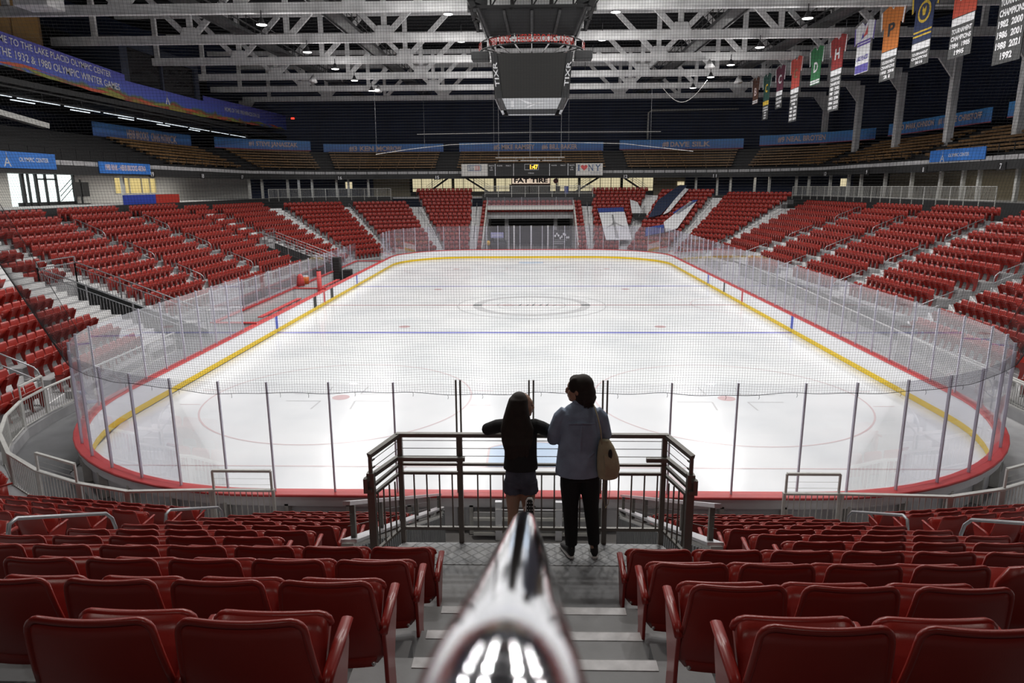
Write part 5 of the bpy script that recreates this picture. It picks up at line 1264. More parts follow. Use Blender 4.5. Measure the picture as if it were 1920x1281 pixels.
def shoe(root, heel, d, name='shoe', up=(0, 0, 1), s=1.0):
    d = nrm(d); up = np.asarray(up, float); sd = nrm(np.cross(d, up)); h = np.asarray(heel, float)
    m = MB(); loft(m, [(h+d*a*s+up*.014*s, sd*w*s, up*.014*s) for a, w in ((-.005, .018), (.02, .034), (.08, .036), (.15, .042), (.21, .042), (.25, .030), (.262, .012))], 16)
    so = put(m, name+'_sole', SO, root, smooth=True)
    m = MB(); loft(m, [(h+d*a*s+up*z*s, sd*w*s, up*b*s) for a, z, w, b in ((0, .045, .02, .02), (.02, .06, .033, .04), (.07, .062, .035, .042), (.12, .05, .037, .032), (.18, .036, .040, .022), (.23, .03, .034, .016), (.252, .024, .016, .009))], 16)
    put(m, name+'_upper', SH, root, smooth=True)
    m = MB(); loft(m, [(h+d*a*s-up*.001*s, sd*w*s, up*.003*s) for a, w in ((.008, .014), (.03, .025), (.08, .027), (.15, .033), (.21, .033), (.245, .02))], 14)
    put(m, name+'_outsole', SH, root, smooth=True)
# ---- woman in the denim shirt
W0 = np.array((.37, -7.93, PZ+.002)); g = thing('person', 'woman with dark bob, denim shirt and black trousers standing at the platform rail', 'person', tuple(W0))
w = lambda x, y, z: W0+np.array((x, y, z))
X = np.array((1, 0, 0.)); Y_ = np.array((0, 1, 0.)); Z3 = np.array((0, 0, 1.))
mb = MB(); P = head(mb, w(-.022, .045, 1.565), (-.96, .28), 1.06)
loft(mb, [(w(-.0, .02, .84), X*.14, Y_*.10), (w(0, .02, 1.0), X*.125, Y_*.095), (w(0, .03, 1.15), X*.13, Y_*.10), (w(0, .03, 1.30), X*.15, Y_*.10), (w(0, .04, 1.39), X*.12, Y_*.07), (w(0, .045, 1.44), X*.055, Y_*.05)])
for s, kx, fx in ((-1, -.075, -.065), (1, .10, .135)):
    limb(mb, [w(s*.075, .02, .86), w(s*.085, .025, .68), w(kx, .03, .46), w((kx+fx)/2, .01, .28), w(fx, -.01, .09)], [.072, .066, .045, .040, .030])
# left arm: bent, forearm forward on to the rail; right arm bent under the bag
aL = [w(-.165, .04, 1.35), w(-.225, .02, 1.18), w(-.235, .06, 1.10), w(-.17, .18, 1.10), w(-.12, .25, 1.11)]; aR = [w(.165, .04, 1.35), w(.215, .03, 1.16), w(.20, .10, 1.07), w(.16, .20, 1.10), w(.12, .25, 1.11)]
limb(mb, aL, [.045, .042, .040, .033, .024]); limb(mb, aR, [.045, .042, .040, .033, .024])
hand(mb, aL[-1], (.7, .3, -.05), (0, .3, -1), (0, 1, .1)); hand(mb, aR[-1], (-.7, .3, -.05), (0, .3, -1), (0, 1, .1))
remesh(put(mb, 'body', SK, g, smooth=True), .0065, 3)
mb = MB()   # shirt
loft(mb, [(w(-.015, .012, .80), X*.200, Y_*.145), (w(-.015, .012, .82), X*.202, Y_*.148), (w(-.015, .01, .95), X*.190, Y_*.140), (w(-.01, .01, 1.10), X*.178, Y_*.118), (w(-.0, .015, 1.25), X*.178, Y_*.118), (w(0, .02, 1.35), X*.172, Y_*.105), (w(0, .03, 1.405), X*.130, Y_*.085), (w(-.0, .035, 1.44), X*.075, Y_*.066), (w(-.0, .035, 1.465), X*.062, Y_*.058)], 28)
limb(mb, [w(-.125, .03, 1.365), w(-.175, .03, 1.31), aL[1]+(aL[0]-aL[1])*.3, aL[1], aL[2], aL[3], aL[4]+(aL[3]-aL[4])*.25], [.06, .066, .062, .060, .058, .047, .038])
limb(mb, [w(.125, .03, 1.365), w(.175, .03, 1.31), aR[1]+(aR[0]-aR[1])*.3, aR[1], aR[2], aR[3], aR[4]+(aR[3]-aR[4])*.25], [.06, .066, .062, .060, .058, .047, .038])
for a, b, r in ((w(-.12, -.105, 1.30), w(.12, -.105, 1.30), .006), (w(.0, -.11, 1.28), w(-.02, -.108, .84), .005), (w(-.09, -.095, 1.05), w(-.17, -.06, .98), .008), (w(.04, -.11, .98), w(.12, -.09, 1.04), .007), (w(-.02, -.11, .95), w(.07, -.10, .84), .008), (w(-.03, -.11, .95), w(-.10, -.10, .86), .007)): limb(mb, [a, (np.asarray(a)+b)/2+np.array((0, -.006, .004)), b], [r, r*1.6, r], 8)
remesh(put(mb, 'shirt', DN, g, smooth=True), .008, 3)
mb = MB(); mb.tube([w(-.068+.07, .035+.065*0, 1.46)]*1+[w(.066*math.cos(t), .035+.062*math.sin(t), 1.462+.008*math.sin(t)) for t in np.linspace(.2, 2*PI-.0, 16)][1:], [(.018, .010)]*16, 8); put(mb, 'collar', DN, g, smooth=True)
mb = MB()   # trousers
loft(mb, [(w(-.005, .015, 1.0), X*.15, Y_*.11), (w(-.005, .015, .90), X*.160, Y_*.112), (w(0, .012, .82), X*.164, Y_*.115), (w(0, .012, .76), X*.158, Y_*.115)], 24)
limb(mb, [w(-.075, .012, .80), w(-.082, .02, .68), w(-.078, .03, .47), w(-.070, .015, .28), w(-.066, -.005, .115)], [.098, .092, .072, .064, .055]); limb(mb, [w(.078, .012, .80), w(.095, .02, .68), w(.108, .04, .47), w(.125, .02, .28), w(.137, -.005, .125)], [.098, .090, .070, .060, .052])
remesh(put(mb, 'trousers', PT, g, smooth=True), .009, 3)
mb = MB(); ell(mb, P(-.038, 0, .03), X*.096, Y_*.098, Z3*.102, 24, 14); ell(mb, P(-.056, .0, -.03), X*.094, Y_*.098, Z3*.10, 20, 12); ell(mb, P(-.052, .0, -.085), X*.088, Y_*.09, Z3*.055)
ell(mb, P(.02, -.05, .04), X*.055, Y_*.03, Z3*.07); ell(mb, P(.02, .055, .0), X*.05, Y_*.028, Z3*.10); ell(mb, P(.01, 0, .07), X*.07, Y_*.07, Z3*.05)
for k in range(14): a = -1.3+k*.2; limb(mb, [P(-.06-.04*math.cos(a), .075*math.sin(a), .0), P(-.06-.075*math.cos(a), .088*math.sin(a), -.07), P(-.05-.07*math.cos(a), .078*math.sin(a), -.135+.01*math.sin(k*2.1))], [.022, .018, .007], 7)
remesh(put(mb, 'hair', HAIR, g, smooth=True), .0075, 2)
for s in (-1, 1): mb = MB(); ell(mb, P(.073, s*.028, .0), X*.010, Y_*.010, Z3*.008, 10, 6); put(mb, 'eye', M['black'], g, smooth=True)
shoe(g, w(-.06, -.05, 0), (-.30, .95, 0)); shoe(g, w(.14, -.05, 0), (.05, 1, 0))
for fx in (-.066, .137): mb = MB(); limb(mb, [w(fx, -.005, .05), w(fx, -.005, .13)], [.034, .034]); put(mb, 'sock', SH, g, smooth=True)
# ---- tote bag on her shoulder
b0 = np.array((.625, -8.04, PZ+1.0)); g = thing('tote_bag', 'beige canvas tote bag hanging from the shoulder of the woman in denim', 'bag', tuple(b0))
mb = MB(); bz = PZ
loft(mb, [((.60, -8.03, bz+.80), X*.05, Y_*.035), ((.605, -8.03, bz+.815), X*.085, Y_*.06), ((.607, -8.03, bz+.90), X*.100, Y_*.075), ((.598, -8.03, bz+1.0), X*.092, Y_*.072), ((.583, -8.02, bz+1.09), X*.070, Y_*.055), ((.570, -8.01, bz+1.15), X*.045, Y_*.03)], 22)
for k in range(5): limb(mb, [(.56+.022*k, -8.10, bz+1.06-.02*k), (.57+.02*k, -8.11, bz+.97-.02*k), (.575+.02*k, -8.10, bz+.85)], [.006, .009, .004], 6)
remesh(put(mb, 'bag_body', BG, g, smooth=True), .007, 2)
mb = MB(); ell(mb, (.612, -8.088, bz+1.045), X*.018, Y_*.012, Z3*.05); put(mb, 'dark_opening', SH, g, smooth=True)
mb = MB(); mb.tube([(.545, -8.03, bz+1.12), (.53, -8.05, bz+1.25), (.505, -8.04, bz+1.36), (.475, -7.97, bz+1.445), (.47, -7.88, bz+1.43), (.52, -7.85, bz+1.3), (.57, -7.93, bz+1.14)], [(.020, .006)]*7, 10); put(mb, 'shoulder_strap', BG, g, smooth=True)
mb = MB(); mb.tube([(.62, -8.06, bz+1.02), (.612, -8.085, bz+.98), (.60, -8.1, bz+.93)], .012, 8); put(mb, 'side_strap', BG, g, smooth=True)
mb = MB(); mb.tube([(.575, -8.05, bz+.82), (.565, -8.06, bz+.66), (.585, -8.06, bz+.54), (.61, -8.06, bz+.58), (.622, -8.05, bz+.72), (.615, -8.05, bz+.82)], [(.007, .003)]*6, 8); put(mb, 'dangling_strap', BG, g, smooth=True)
# ---- girl in the black jumper
G0 = np.array((-.15, -7.98, PZ+.002)); g = thing('person', 'girl with long dark hair, black jumper and denim shorts leaning on the platform rail', 'person', tuple(G0))
w = lambda x, y, z: G0+np.array((x, y, z))
mb = MB(); P = head(mb, w(.020, .14, 1.40), (.95, .30), .96)
loft(mb, [(w(0, .02, .76), X*.12, Y_*.09), (w(0, .03, .88), X*.105, Y_*.08), (w(0, .06, 1.0), X*.11, Y_*.085), (w(0, .09, 1.14), X*.125, Y_*.085), (w(0, .12, 1.215), X*.09, Y_*.06), (w(.0, .13, 1.25), X*.05, Y_*.045)])
gL = [w(-.12, .11, 1.225), w(-.21, .16, 1.20), w(-.30, .23, 1.145), w(-.26, .34, 1.125), w(-.17, .40, 1.115)]; gR = [w(.12, .11, 1.225), w(.185, .15, 1.19), w(.25, .22, 1.135), w(.22, .34, 1.125), w(.12, .40, 1.115)]
for A in (gL, gR): limb(mb, A, [.038, .036, .034, .027, .02])
hand(mb, gL[-1], (.9, .1, 0), (0, 0, -1), (0, 1, 0), .88); hand(mb, gR[-1], (-.9, .1, 0), (0, 0, -1), (0, 1, 0), .88)
limb(mb, [w(-.062, .0, .76), w(-.066, .0, .62), w(-.07, .01, .43), w(-.072, -.015, .28), w(-.07, -.03, .08)], [.076, .068, .046, .048, .03])
limb(mb, [w(.06, .0, .76), w(.062, .01, .62), w(.065, .06, .46), w(.07, -.05, .50), w(.078, -.17, .59), w(.080, -.23, .64)], [.076, .068, .050, .049, .034, .03])
remesh(put(mb, 'body', SK, g, smooth=True), .0065, 3)
mb = MB()
loft(mb, [(w(-.0, .005, .865), X*.150, Y_*.105), (w(0, .005, .875), X*.152, Y_*.108), (w(-.0, .03, .97), X*.142, Y_*.10), (w(0, .06, 1.08), X*.142, Y_*.10), (w(0, .09, 1.17), X*.145, Y_*.095), (w(0, .115, 1.225), X*.105, Y_*.075), (w(0, .125, 1.26), X*.058, Y_*.052)], 26)
for A in (gL, gR):
    s = -1 if A is gL else 1
    limb(mb, [w(s*.07, .10, 1.22), A[0], A[1], A[2], A[3], A[4]], [.06, .062, .060, .056, .045, .034])
remesh(put(mb, 'jumper', JK, g, smooth=True), .008, 3)
mb = MB(); loft(mb, [(w(0, .01, .92), X*.118, Y_*.09), (w(0, .005, .86), X*.130, Y_*.105), (w(0, .0, .78), X*.138, Y_*.112), (w(0, .0, .72), X*.135, Y_*.105)], 24)
for s in (-1, 1): loft(mb, [(w(s*.066, .0, .76), X*.082, Y_*.10), (w(s*.068, .0, .69), X*.084, Y_*.095), (w(s*.069, .0, .675), X*.088, Y_*.098), (w(s*.069, .0, .655), X*.086, Y_*.095)], 20)
for s in (-1, 1):
    for k in range(10): t = 2*PI*k/10; ell(mb, w(s*.069+.08*math.cos(t), .088*math.sin(t), .655), X*.012, Y_*.012, Z3*.008, 6, 4)
remesh(put(mb, 'shorts', DS, g, smooth=True), .008, 2)
mb = MB(); ell(mb, P(-.035, 0, .032), X*.086, Y_*.095, Z3*.094, 24, 14)
loft(mb, [(w(-.01, .13, 1.505), X*.045, Y_*.05), (w(-.02, .11, 1.47), X*.082, Y_*.075), (w(-.03, .09, 1.40), X*.096, Y_*.08), (w(-.035, .065, 1.31), X*.118, Y_*.07), (w(-.03, .03, 1.22), X*.145, Y_*.05), (w(-.03, -.005, 1.12), X*.135, Y_*.04), (w(-.03, -.03, 1.02), X*.105, Y_*.03), (w(-.03, -.045, .96), X*.05, Y_*.015)], 26)
for k in range(12): x = -.13+.018*k; limb(mb, [w(x*.9, .02, 1.2), w(x, -.045, 1.1), w(x+.004*math.sin(k*2), -.06, .97+.02*math.sin(k*3))], [.016, .014, .004], 7)
remesh(put(mb, 'hair', HAIR, g, smooth=True), .008, 2)
for s in (-1, 1): mb = MB(); ell(mb, P(.073, s*.028, .0), X*.009, Y_*.009, Z3*.007, 10, 6); put(mb, 'eye', M['black'], g, smooth=True)
shoe(g, w(-.07, -.075, 0), (-.08, 1, 0), s=.9)
# right foot lifted behind her, toe down, sole towards the steps
shoe(g, w(.080, -.275, .715), (0, -.18, -.98), name='raised_shoe', up=(0, .98, -.18), s=1.05)
mb = MB()
for i in range(6):
    for j in range(3): mb.sphere(w(.080+(j-1)*.02, -.281-.18*(.035+.03*i), .715-.98*(.035+.03*i)), .0045, 6, 4)
put(mb, 'sole_studs', M['board'], g, kind='stuff')
# ================================================================ SCOREBOARD
SY = 27.0; g = thing('centre_scoreboard', 'big black four-sided centre scoreboard hanging from the roof above the ice', 'scoreboard', (0, SY+2, 11.5), None)
DK = M['blackish']; SCR = mat('unlit_led_screen', (.012, .012, .011), .45); SW = mat('pale_ad_panel', (.46, .47, .49), .55)
def face(z0, z1, w0, w1, y0, y1, m, name, d=.12):
    mb = MB(); mb.add([(-w0, y0, z0), (w0, y0, z0), (w1, y1, z1), (-w1, y1, z1), (-w0, y0+d, z0), (w0, y0+d, z0), (w1, y1+d, z1), (-w1, y1+d, z1)], [(0, 1, 2, 3), (7, 6, 5, 4), (0, 4, 5, 1), (1, 5, 6, 2), (2, 6, 7, 3), (3, 7, 4, 0)]); return put(mb, name, m, g)
mb = MB(); mb.box(-1.95, 1.95, SY+.2, SY+4, 12.1, 14.4); put(mb, 'core', DK, g)
for k in range(4):
    a = k*PI/2; c, s = math.cos(a), math.sin(a); cy = SY+2.05
    def rot(p): x, y, z = p; y -= cy; return (x*c-y*s, x*s+y*c+cy, z)
    m = MB(); q = [(-1.62, SY-.03, 12.02), (1.62, SY-.03, 12.02), (1.88, SY-.22, 14.32), (-1.88, SY-.22, 14.32)]; q2 = [(x, y+.15, z) for x, y, z in q]; m.add([rot(p) for p in q+q2], [(0, 1, 2, 3), (7, 6, 5, 4), (0, 4, 5, 1), (1, 5, 6, 2), (2, 6, 7, 3), (3, 7, 4, 0)]); put(m, 'screen', SCR, g)
    for sx in (-1, 1):
        m = MB(); q = [(sx*1.64, SY, 12.02), (sx*2.0, SY+.12, 12.02), (sx*2.28, SY-.08, 14.4), (sx*1.9, SY-.2, 14.32)]; q2 = [(x, y+.2, z) for x, y, z in q]; m.add([rot(p) for p in q+q2], [(0, 1, 2, 3), (7, 6, 5, 4), (0, 4, 5, 1), (1, 5, 6, 2), (2, 6, 7, 3), (3, 7, 4, 0)]); f = put(m, 'side_panel', DK, g)
        m = MB(); ctr = np.array((sx*1.97, SY-.06, 13.25)); rt = nrm((0, 0, 1) if True else 0); up_ = nrm((-1, 0, 0)); text_into(m, 'TIXR', ctr, nrm((sx*.12, -.1, 1)), (-1, -.02*sx, 0), 1.28, .24, .07, .015); m.v = [rot(p) for p in m.v]; put(m, 'lettering', WHT, f)
    m = MB(); q = [(-1.42, SY+.28, 11.45), (1.42, SY+.28, 11.45), (1.66, SY-.02, 12.0), (-1.66, SY-.02, 12.0)]; q2 = [(x, y+.12, z+.05) for x, y, z in q]; m.add([rot(p) for p in q+q2], [(0, 1, 2, 3), (7, 6, 5, 4), (0, 4, 5, 1), (1, 5, 6, 2), (2, 6, 7, 3), (3, 7, 4, 0)]); ad = put(m, 'lower_panel', SW, g)
    m = MB()
    for pts in ([(-.7, .22), (-.35, .14), (.1, -.02), (-.25, -.02)], [(-.4, -.20), (.15, .0), (.45, .02), (.05, -.10), (-.2, -.22)], [(.1, -.04), (.9, .04), (.35, .05), (.1, .02)]):
        m.add([rot((x, SY+.11-y*.5, 11.73+y)) for x, y in pts], [tuple(range(len(pts)))])
    m.add([rot((x, SY+.11-y*.5, 11.73+y)) for x, y in ((-1.15, .15), (-1.02, .15), (-1.02, -.18), (-1.15, -.18))], [(0, 1, 2, 3)]); put(m, 'print', WHT, ad)
    for sx in (-1, 1):
        m = MB(); q = [(sx*1.44, SY+.28, 11.42), (sx*1.62, SY+.45, 11.42), (sx*2.0, SY+.12, 12.02), (sx*1.66, SY, 12.02)]; q2 = [(x, y+.12, z) for x, y, z in q]; m.add([rot(p) for p in q+q2], [(0, 1, 2, 3), (7, 6, 5, 4), (0, 4, 5, 1), (1, 5, 6, 2), (2, 6, 7, 3), (3, 7, 4, 0)]); put(m, 'corner_piece', CW, g)
mb = MB(); mb.box(-1.3, 1.3, SY+.6, SY+3.5, 11.75, 11.8); put(mb, 'underside', DK, g)
# curved ring of lettering above the screens
RED_L = emit('red_sign_glow', (1, .12, .10), .34); ring = MB(); RR_ = 3.0; cy = SY+2.05
ring.tube([(RR_*math.cos(t), cy+RR_*math.sin(t), 14.72) for t in np.linspace(0, 2*PI, 41)[:-1]], .05, 6, closed=True); ring.tube([(RR_*math.cos(t), cy+RR_*math.sin(t), 15.16) for t in np.linspace(0, 2*PI, 41)[:-1]], .04, 6, closed=True); put(ring, 'sign_ring', DK, g)
mb = MB()
for i in range(20): t = 2*PI*i/20; mb.bar((RR_*math.cos(t), cy+RR_*math.sin(t), 14.7), (RR_*math.cos(t), cy+RR_*math.sin(t), 15.2), .05, .05); mb.bar((RR_*math.cos(t), cy+RR_*math.sin(t), 14.7), (1.9*math.cos(t), cy+1.9*math.sin(t), 14.4), .05, .05)
put(mb, 'ring_brackets', M['truss'], g, kind='stuff')
for a0, tx, wd in ((-90, '1980 RINK - HERB BROOKS ARENA', 5.3), (-178, 'LAKE PLACID', 2.2), (-2, 'LAKE PLACID', 2.2), (90, '1980 RINK - HERB BROOKS ARENA', 5.3)):
    mb = MB()
    def wp(x, y, a0=a0): t = math.radians(a0)+x/3.06; return (3.06*math.cos(t), cy+3.06*math.sin(t), 14.94+y)
    text_into(mb, tx, 0, (1, 0, 0), (0, 0, 1), wd, .40, bold=.012, warp=wp); put(mb, 'ring_lettering', RED_L, g)
# frame above: inner bottomless box, corner struts, black rigging grid
for s in (-1, 1):
    mb = MB(); mb.bar((s*2.3, SY-.1, 15.25), (s*2.85, SY-.9, 16.5), .12, .12); put(mb, 'strut', CW, g); mb = MB(); mb.bar((s*2.3, SY+4.2, 15.25), (s*2.85, SY+5, 16.5), .12, .12); put(mb, 'strut', CW, g)
for x in (-1.2, 0, 1.2): mb = MB(); mb.bar((x, SY+.2, 15.2), (x*1.25, SY-.6, 16.4), .14, .08); put(mb, 'strut', CW, g)
mb = MB(); mb.add([(-2.5, SY+.3, 15.3), (2.5, SY+.3, 15.3), (3.0, SY-.5, 16.5), (-3.0, SY-.5, 16.5), (-2.5, SY+.4, 15.3), (2.5, SY+.4, 15.3), (3.0, SY-.4, 16.5), (-3.0, SY-.4, 16.5)], [(0, 1, 2, 3), (7, 6, 5, 4)]); put(mb, 'upper_shroud', M['black'], g)
mb = MB()
for s in (-1, 1):
    q = [(s*2.5, SY+.3, 15.3), (s*2.5, SY+4.2, 15.3), (s*3.0, SY+5, 16.5), (s*3.0, SY-.5, 16.5)]; mb.add(q+[(x-s*.1, y, z) for x, y, z in q], [(0, 1, 2, 3), (7, 6, 5, 4)])
put(mb, 'side_shroud', M['black'], g)
mb = MB()
for z in (16.55, 17.1, 17.7, 18.6):
    for y in (SY-.8, SY+2, SY+5): mb.bar((-3.4, y, z), (3.4, y, z), .16, .14)
    for x in (-3.3, -1.1, 1.1, 3.3): mb.bar((x, SY-.9, z), (x, SY+5.1, z), .14, .14)
for x in (-3.3, -2.2, -1.1, 0, 1.1, 2.2, 3.3):
    mb.bar((x, SY-.8, 16.5), (x, SY-.8, 18.7), .1, .1); mb.bar((x, SY-.8, 16.5), (x+.8, SY-.8, 17.7), .07, .07)
for s in (-1, 1): mb.bar((s*3.4, SY-.9, 18.7), (s*3.9, SY-1.2, 17.6), .5, .5); mb.bar((s*3.7, SY-.9, 17.7), (s*3.1, SY-.9, 16.5), .4, .3)
put(mb, 'rigging_frame', M['black'], g, kind='stuff')
for s in (-1, 1):
    mb = MB(); mb.box(s*2.9-.5, s*2.9+.5, SY+.6, SY+1.6, 14.15, 14.6); bevel(put(mb, 'loudspeaker', DK, g), .05)
    mb = MB(); mb.box(s*3.0-.55, s*3.0+.55, SY+.4, SY+.6, 16.6, 17.4); put(mb, 'upper_loudspeaker', DK, g)
for x in (-1.7, 0, 1.7): mb = MB(); mb.tube([(x, SY+2, 18.5), (x, SY+2, 24)], .03, 6); put(mb, 'hoist_cable', M['steel'], g)
# ---- small scoreboard over the far seats
SYB = 71.6; g = thing('end_scoreboard', 'long game clock scoreboard with white signs at both ends over the far seats', 'scoreboard', (0, SYB, 8.4))
mb = MB(); mb.box(-8.35, 8.55, SYB, SYB+.3, 8.42, 9.86); put(mb, 'cabinet', M['blackish'], g)
for x0, x1, nm in ((-8.35, -5.2, 'left_sign_panel'), (5.35, 8.55, 'right_sign_panel')): mb = MB(); mb.box(x0, x1, SYB-.05, SYB-.002, 8.44, 9.84); put(mb, nm, M['wallw'], g)
mb = MB(); 
for x in (-4.3, -2.1, 2.2, 4.4): mb.box(x-.03, x+.03, SYB-.04, SYB-.002, 8.44, 9.84)
for a in ((-.78, .87, 9.76, 9.80), (-.78, .87, 9.12, 9.16)): mb.box(a[0], a[1], SYB-.04, SYB-.002, a[2], a[3])
mb.box(-.80, -.76, SYB-.04, SYB-.002, 9.12, 9.8); mb.box(.85, .89, SYB-.04, SYB-.002, 9.12, 9.8); put(mb, 'divider_lines', M['board'], g)
mb = MB(); R_, U_ = (1, 0, 0), (0, 0, 1)
for x, t_ in ((-4.75, 'SHOTS'), (-3.75, 'PLAYER'), (-2.7, 'PENALTY'), (2.75, 'PLAYER'), (3.8, 'PENALTY'), (4.87, 'SHOTS')): text_into(mb, t_, (x, SYB-.02, 9.62), R_, U_, .62, .16, bold=.01)
for x in (-4.75, 4.87): text_into(mb, 'ON', (x, SYB-.02, 9.38), R_, U_, .22, .14, bold=.01); text_into(mb, 'GOAL', (x, SYB-.02, 9.14), R_, U_, .42, .15, bold=.01)
text_into(mb, 'PERIOD', (0, SYB-.02, 8.74), R_, U_, .66, .15, bold=.01); put(mb, 'captions', WHT, g)
mb = MB(); text_into(mb, '1:47', (.34, SYB-.02, 9.46), R_, U_, .95, .52, bold=.03); put(mb, 'clock_digits', emit('amber_digits', (1, .55, .05), 2.6), g)
mb = MB()
SEG = mat('dark_blue_logo_paint', (.05, .10, .22), .5)
for x0, x1, y0, y1 in ((-7.62, -6.0, 9.66, 9.72), (-7.62, -6.0, 9.02, 9.08), (-7.62, -7.56, 9.02, 9.72), (-6.06, -6.0, 9.02, 9.72)): mb.box(x0, x1, SYB-.07, SYB-.051, y0, y1)
for x0, x1, y0, y1 in ((-7.45, -6.88, 9.54, 9.60), (-7.45, -6.88, 9.34, 9.40), (-7.45, -6.88, 9.14, 9.20), (-7.45, -7.39, 9.34, 9.6), (-6.94, -6.88, 9.14, 9.4)): mb.box(x0, x1, SYB-.07, SYB-.051, y0, y1)
put(mb, 'logo_left_half', SEG, g)
mb = MB()
for x0, x1, y0, y1 in ((-6.75, -6.18, 9.54, 9.60), (-6.75, -6.18, 9.34, 9.40), (-6.75, -6.18, 9.14, 9.20), (-6.24, -6.18, 9.14, 9.6)): mb.box(x0, x1, SYB-.07, SYB-.051, y0, y1)
put(mb, 'logo_right_half', M['red_cap'], g)
mb = MB(); text_into(mb, 'I', (5.68, SYB-.055, 9.34), R_, U_, .18, .74, bold=.02); text_into(mb, 'N', (7.12, SYB-.055, 9.34), R_, U_, .55, .72, bold=.01); text_into(mb, 'Y', (7.95, SYB-.055, 9.34), R_, U_, .6, .72, bold=.01); text_into(mb, 'iloveny.com', (7.7, SYB-.055, 8.72), R_, U_, 1.3, .16)
for x, w_ in ((5.68, .36), (6.9, .22), (7.38, .22), (7.95, .3)): mb.box(x-w_/2, x+w_/2, SYB-.068, SYB-.052, 8.97, 9.02); 
for x, w_ in ((5.68, .36), (6.88, .22), (7.38, .22), (7.72, .26), (8.18, .26)): mb.box(x-w_/2, x+w_/2, SYB-.068, SYB-.052, 9.66, 9.71)
put(mb, 'letters', SEG, g)
mb = MB(); hp_ = []
for i in range(40): t = 2*PI*i/40; hp_.append((6.32+.40*(math.sin(t)**3), 9.37+.36*(13*math.cos(t)-5*math.cos(2*t)-2*math.cos(3*t)-math.cos(4*t))/15))
mb.prism(hp_, (1, 0, 0), (0, 0, 1), (0, .02, 0), (0, SYB-.072, 0)); put(mb, 'heart', M['red_cap'], g)
# hanging light bars in front of the end scoreboard
for i, (x0, x1, z, n_) in enumerate(((-4.2, 3.9, 10.5, 'upper long'), (-3.8, -1.5, 10.15, 'lower left'), (-1.25, 1.05, 10.15, 'lower middle'), (1.3, 3.55, 10.15, 'lower right'))):
    g = thing('light_bar', 'slim white hanging bar above the end scoreboard, %s one' % n_, 'light bar', ((x0+x1)/2, 70.2, z)); mb = MB(); mb.box(x0, x1, 70.1, 70.25, z-.05, z+.05); put(mb, 'bar_body', M['wallw'], g)
    mb = MB()
    for x in ([x0+.4, (x0+x1)/2, x1-.4] if i == 0 else [x0+.3, x1-.3]): mb.tube([(x, 70.17, z+.05), (x, 70.17, 17.4 if i == 0 else 10.45)], .02, 5)
    put(mb, 'hanging_wires', M['steel'], g)
# stairs up to the balcony, either side of the bar
for (xa, xb, n_) in ((-10.3, -13.2, 'far left'), (-8.3, -5.1, 'centre left'), (8.6, 5.3, 'centre right'), (11.3, 14.4, 'far right')):
    g = thing('balcony_stair', 'dark steel stair to the balcony in front of the yellow bar windows, %s one' % n_, 'stairs', (xa, 75.2, 6.3), 'stairs to the balcony')
    mb = MB(); mb.bar((xb, 75.2, 6.35), (xa, 75.2, 8.35), .12, .22); put(mb, 'stringer', M['black'], g)
    for k in (.4, .65, .9): mb = MB(); mb.tube([(xb, 75.2, 6.35+k), (xa, 75.2, 8.35+k)], .022, 5); put(mb, 'hand_rail', M['rail_grey'], g)
g = thing('bar_sign', 'cream FAT TIRE sign over the bar at the far end', 'sign', (0, 74.4, 7.5)); mb = MB(); mb.box(-2.45, 2.4, 74.42, 74.5, 7.42, 8.42); put(mb, 'frame', mat('dark_brown_frame', (.06, .025, .02), .5), g)
mb = MB()
for i, (a, b) in enumerate(((-2.35, -1.62), (-1.6, -.06), (-.02, 1.42), (1.46, 2.3))): mb.box(a, b, 74.39, 74.42, 7.52, 8.32)
put(mb, 'panel', emit('backlit_cream_sign', (1, .80, .62), .75), g); mb = MB(); text_into(mb, 'FAT TIRE', (-.02, 74.385, 7.92), R_, U_, 4.2, .56, lift=.01, bold=.05); put(mb, 'lettering', mat('dark_sign_letters', (.05, .02, .02), .5), g)
mb = MB(); mb.box(-2.7, 2.4, 74.6, 75.0, 6.3, 7.38); g = thing('bar_counter', 'dark bar counter below the FAT TIRE sign', 'counter', (0, 74.8, 6.3)); put(mb, 'front', M['blackish'], g); mb = MB(); mb.box(-2.8, 2.5, 74.5, 75.1, 7.38, 7.44); put(mb, 'top', M['wood'], g)
g = thing('round_sign', 'round dark red sign on a post right of the bar', 'sign', (3.05, 74.6, 6.3)); mb = MB(); mb.tube([(3.05, 74.5, 7.85), (3.05, 74.56, 7.85)], .3, 20); put(mb, 'disc', mat('maroon_disc', (.16, .02, .02), .5), g); mb = MB(); mb.tube([(3.15, 74.6, 6.2), (3.15, 74.6, 8.2)], .1, 8); put(mb, 'post', M['conc'], g)
for i, (x, m) in enumerate(((3.3, M['blackish']), (4.35, M['line_blue']))):
    g = thing('waste_bin', ['dark', 'blue'][i]+' bin standing behind the railing right of the bar', 'bin', (x, 74, 6.3)); mb = MB(); mb.tube([(x, 74, 6.26), (x, 74, 7.15)], [.24, .27], 14); put(mb, 'tub', m, g, smooth=True); mb = MB(); mb.tube([(x, 74, 7.15), (x, 74, 7.2)], .29, 14); put(mb, 'lid', m, g)
for s_, n_ in ((61.6, 'left'), (103.0, 'right'), (117.6, 'far right')):
    p, t, n = uframe(s_, 4.9); mb = MB(); mb.obox(p+np.array((0, 0, 7.45)), t*.42, n*.03, (0, 0, .42 if n_ != 'right' else .22)); put(mb, 'lit_notice', emit('lit_notice_'+n_.replace(' ', '_'), (1, .86, .55), .7), None, org=tuple(p+np.array((0, 0, 7.45))), label='small lit cream notice on the dark concourse wall, %s one' % n_, cat='notice')
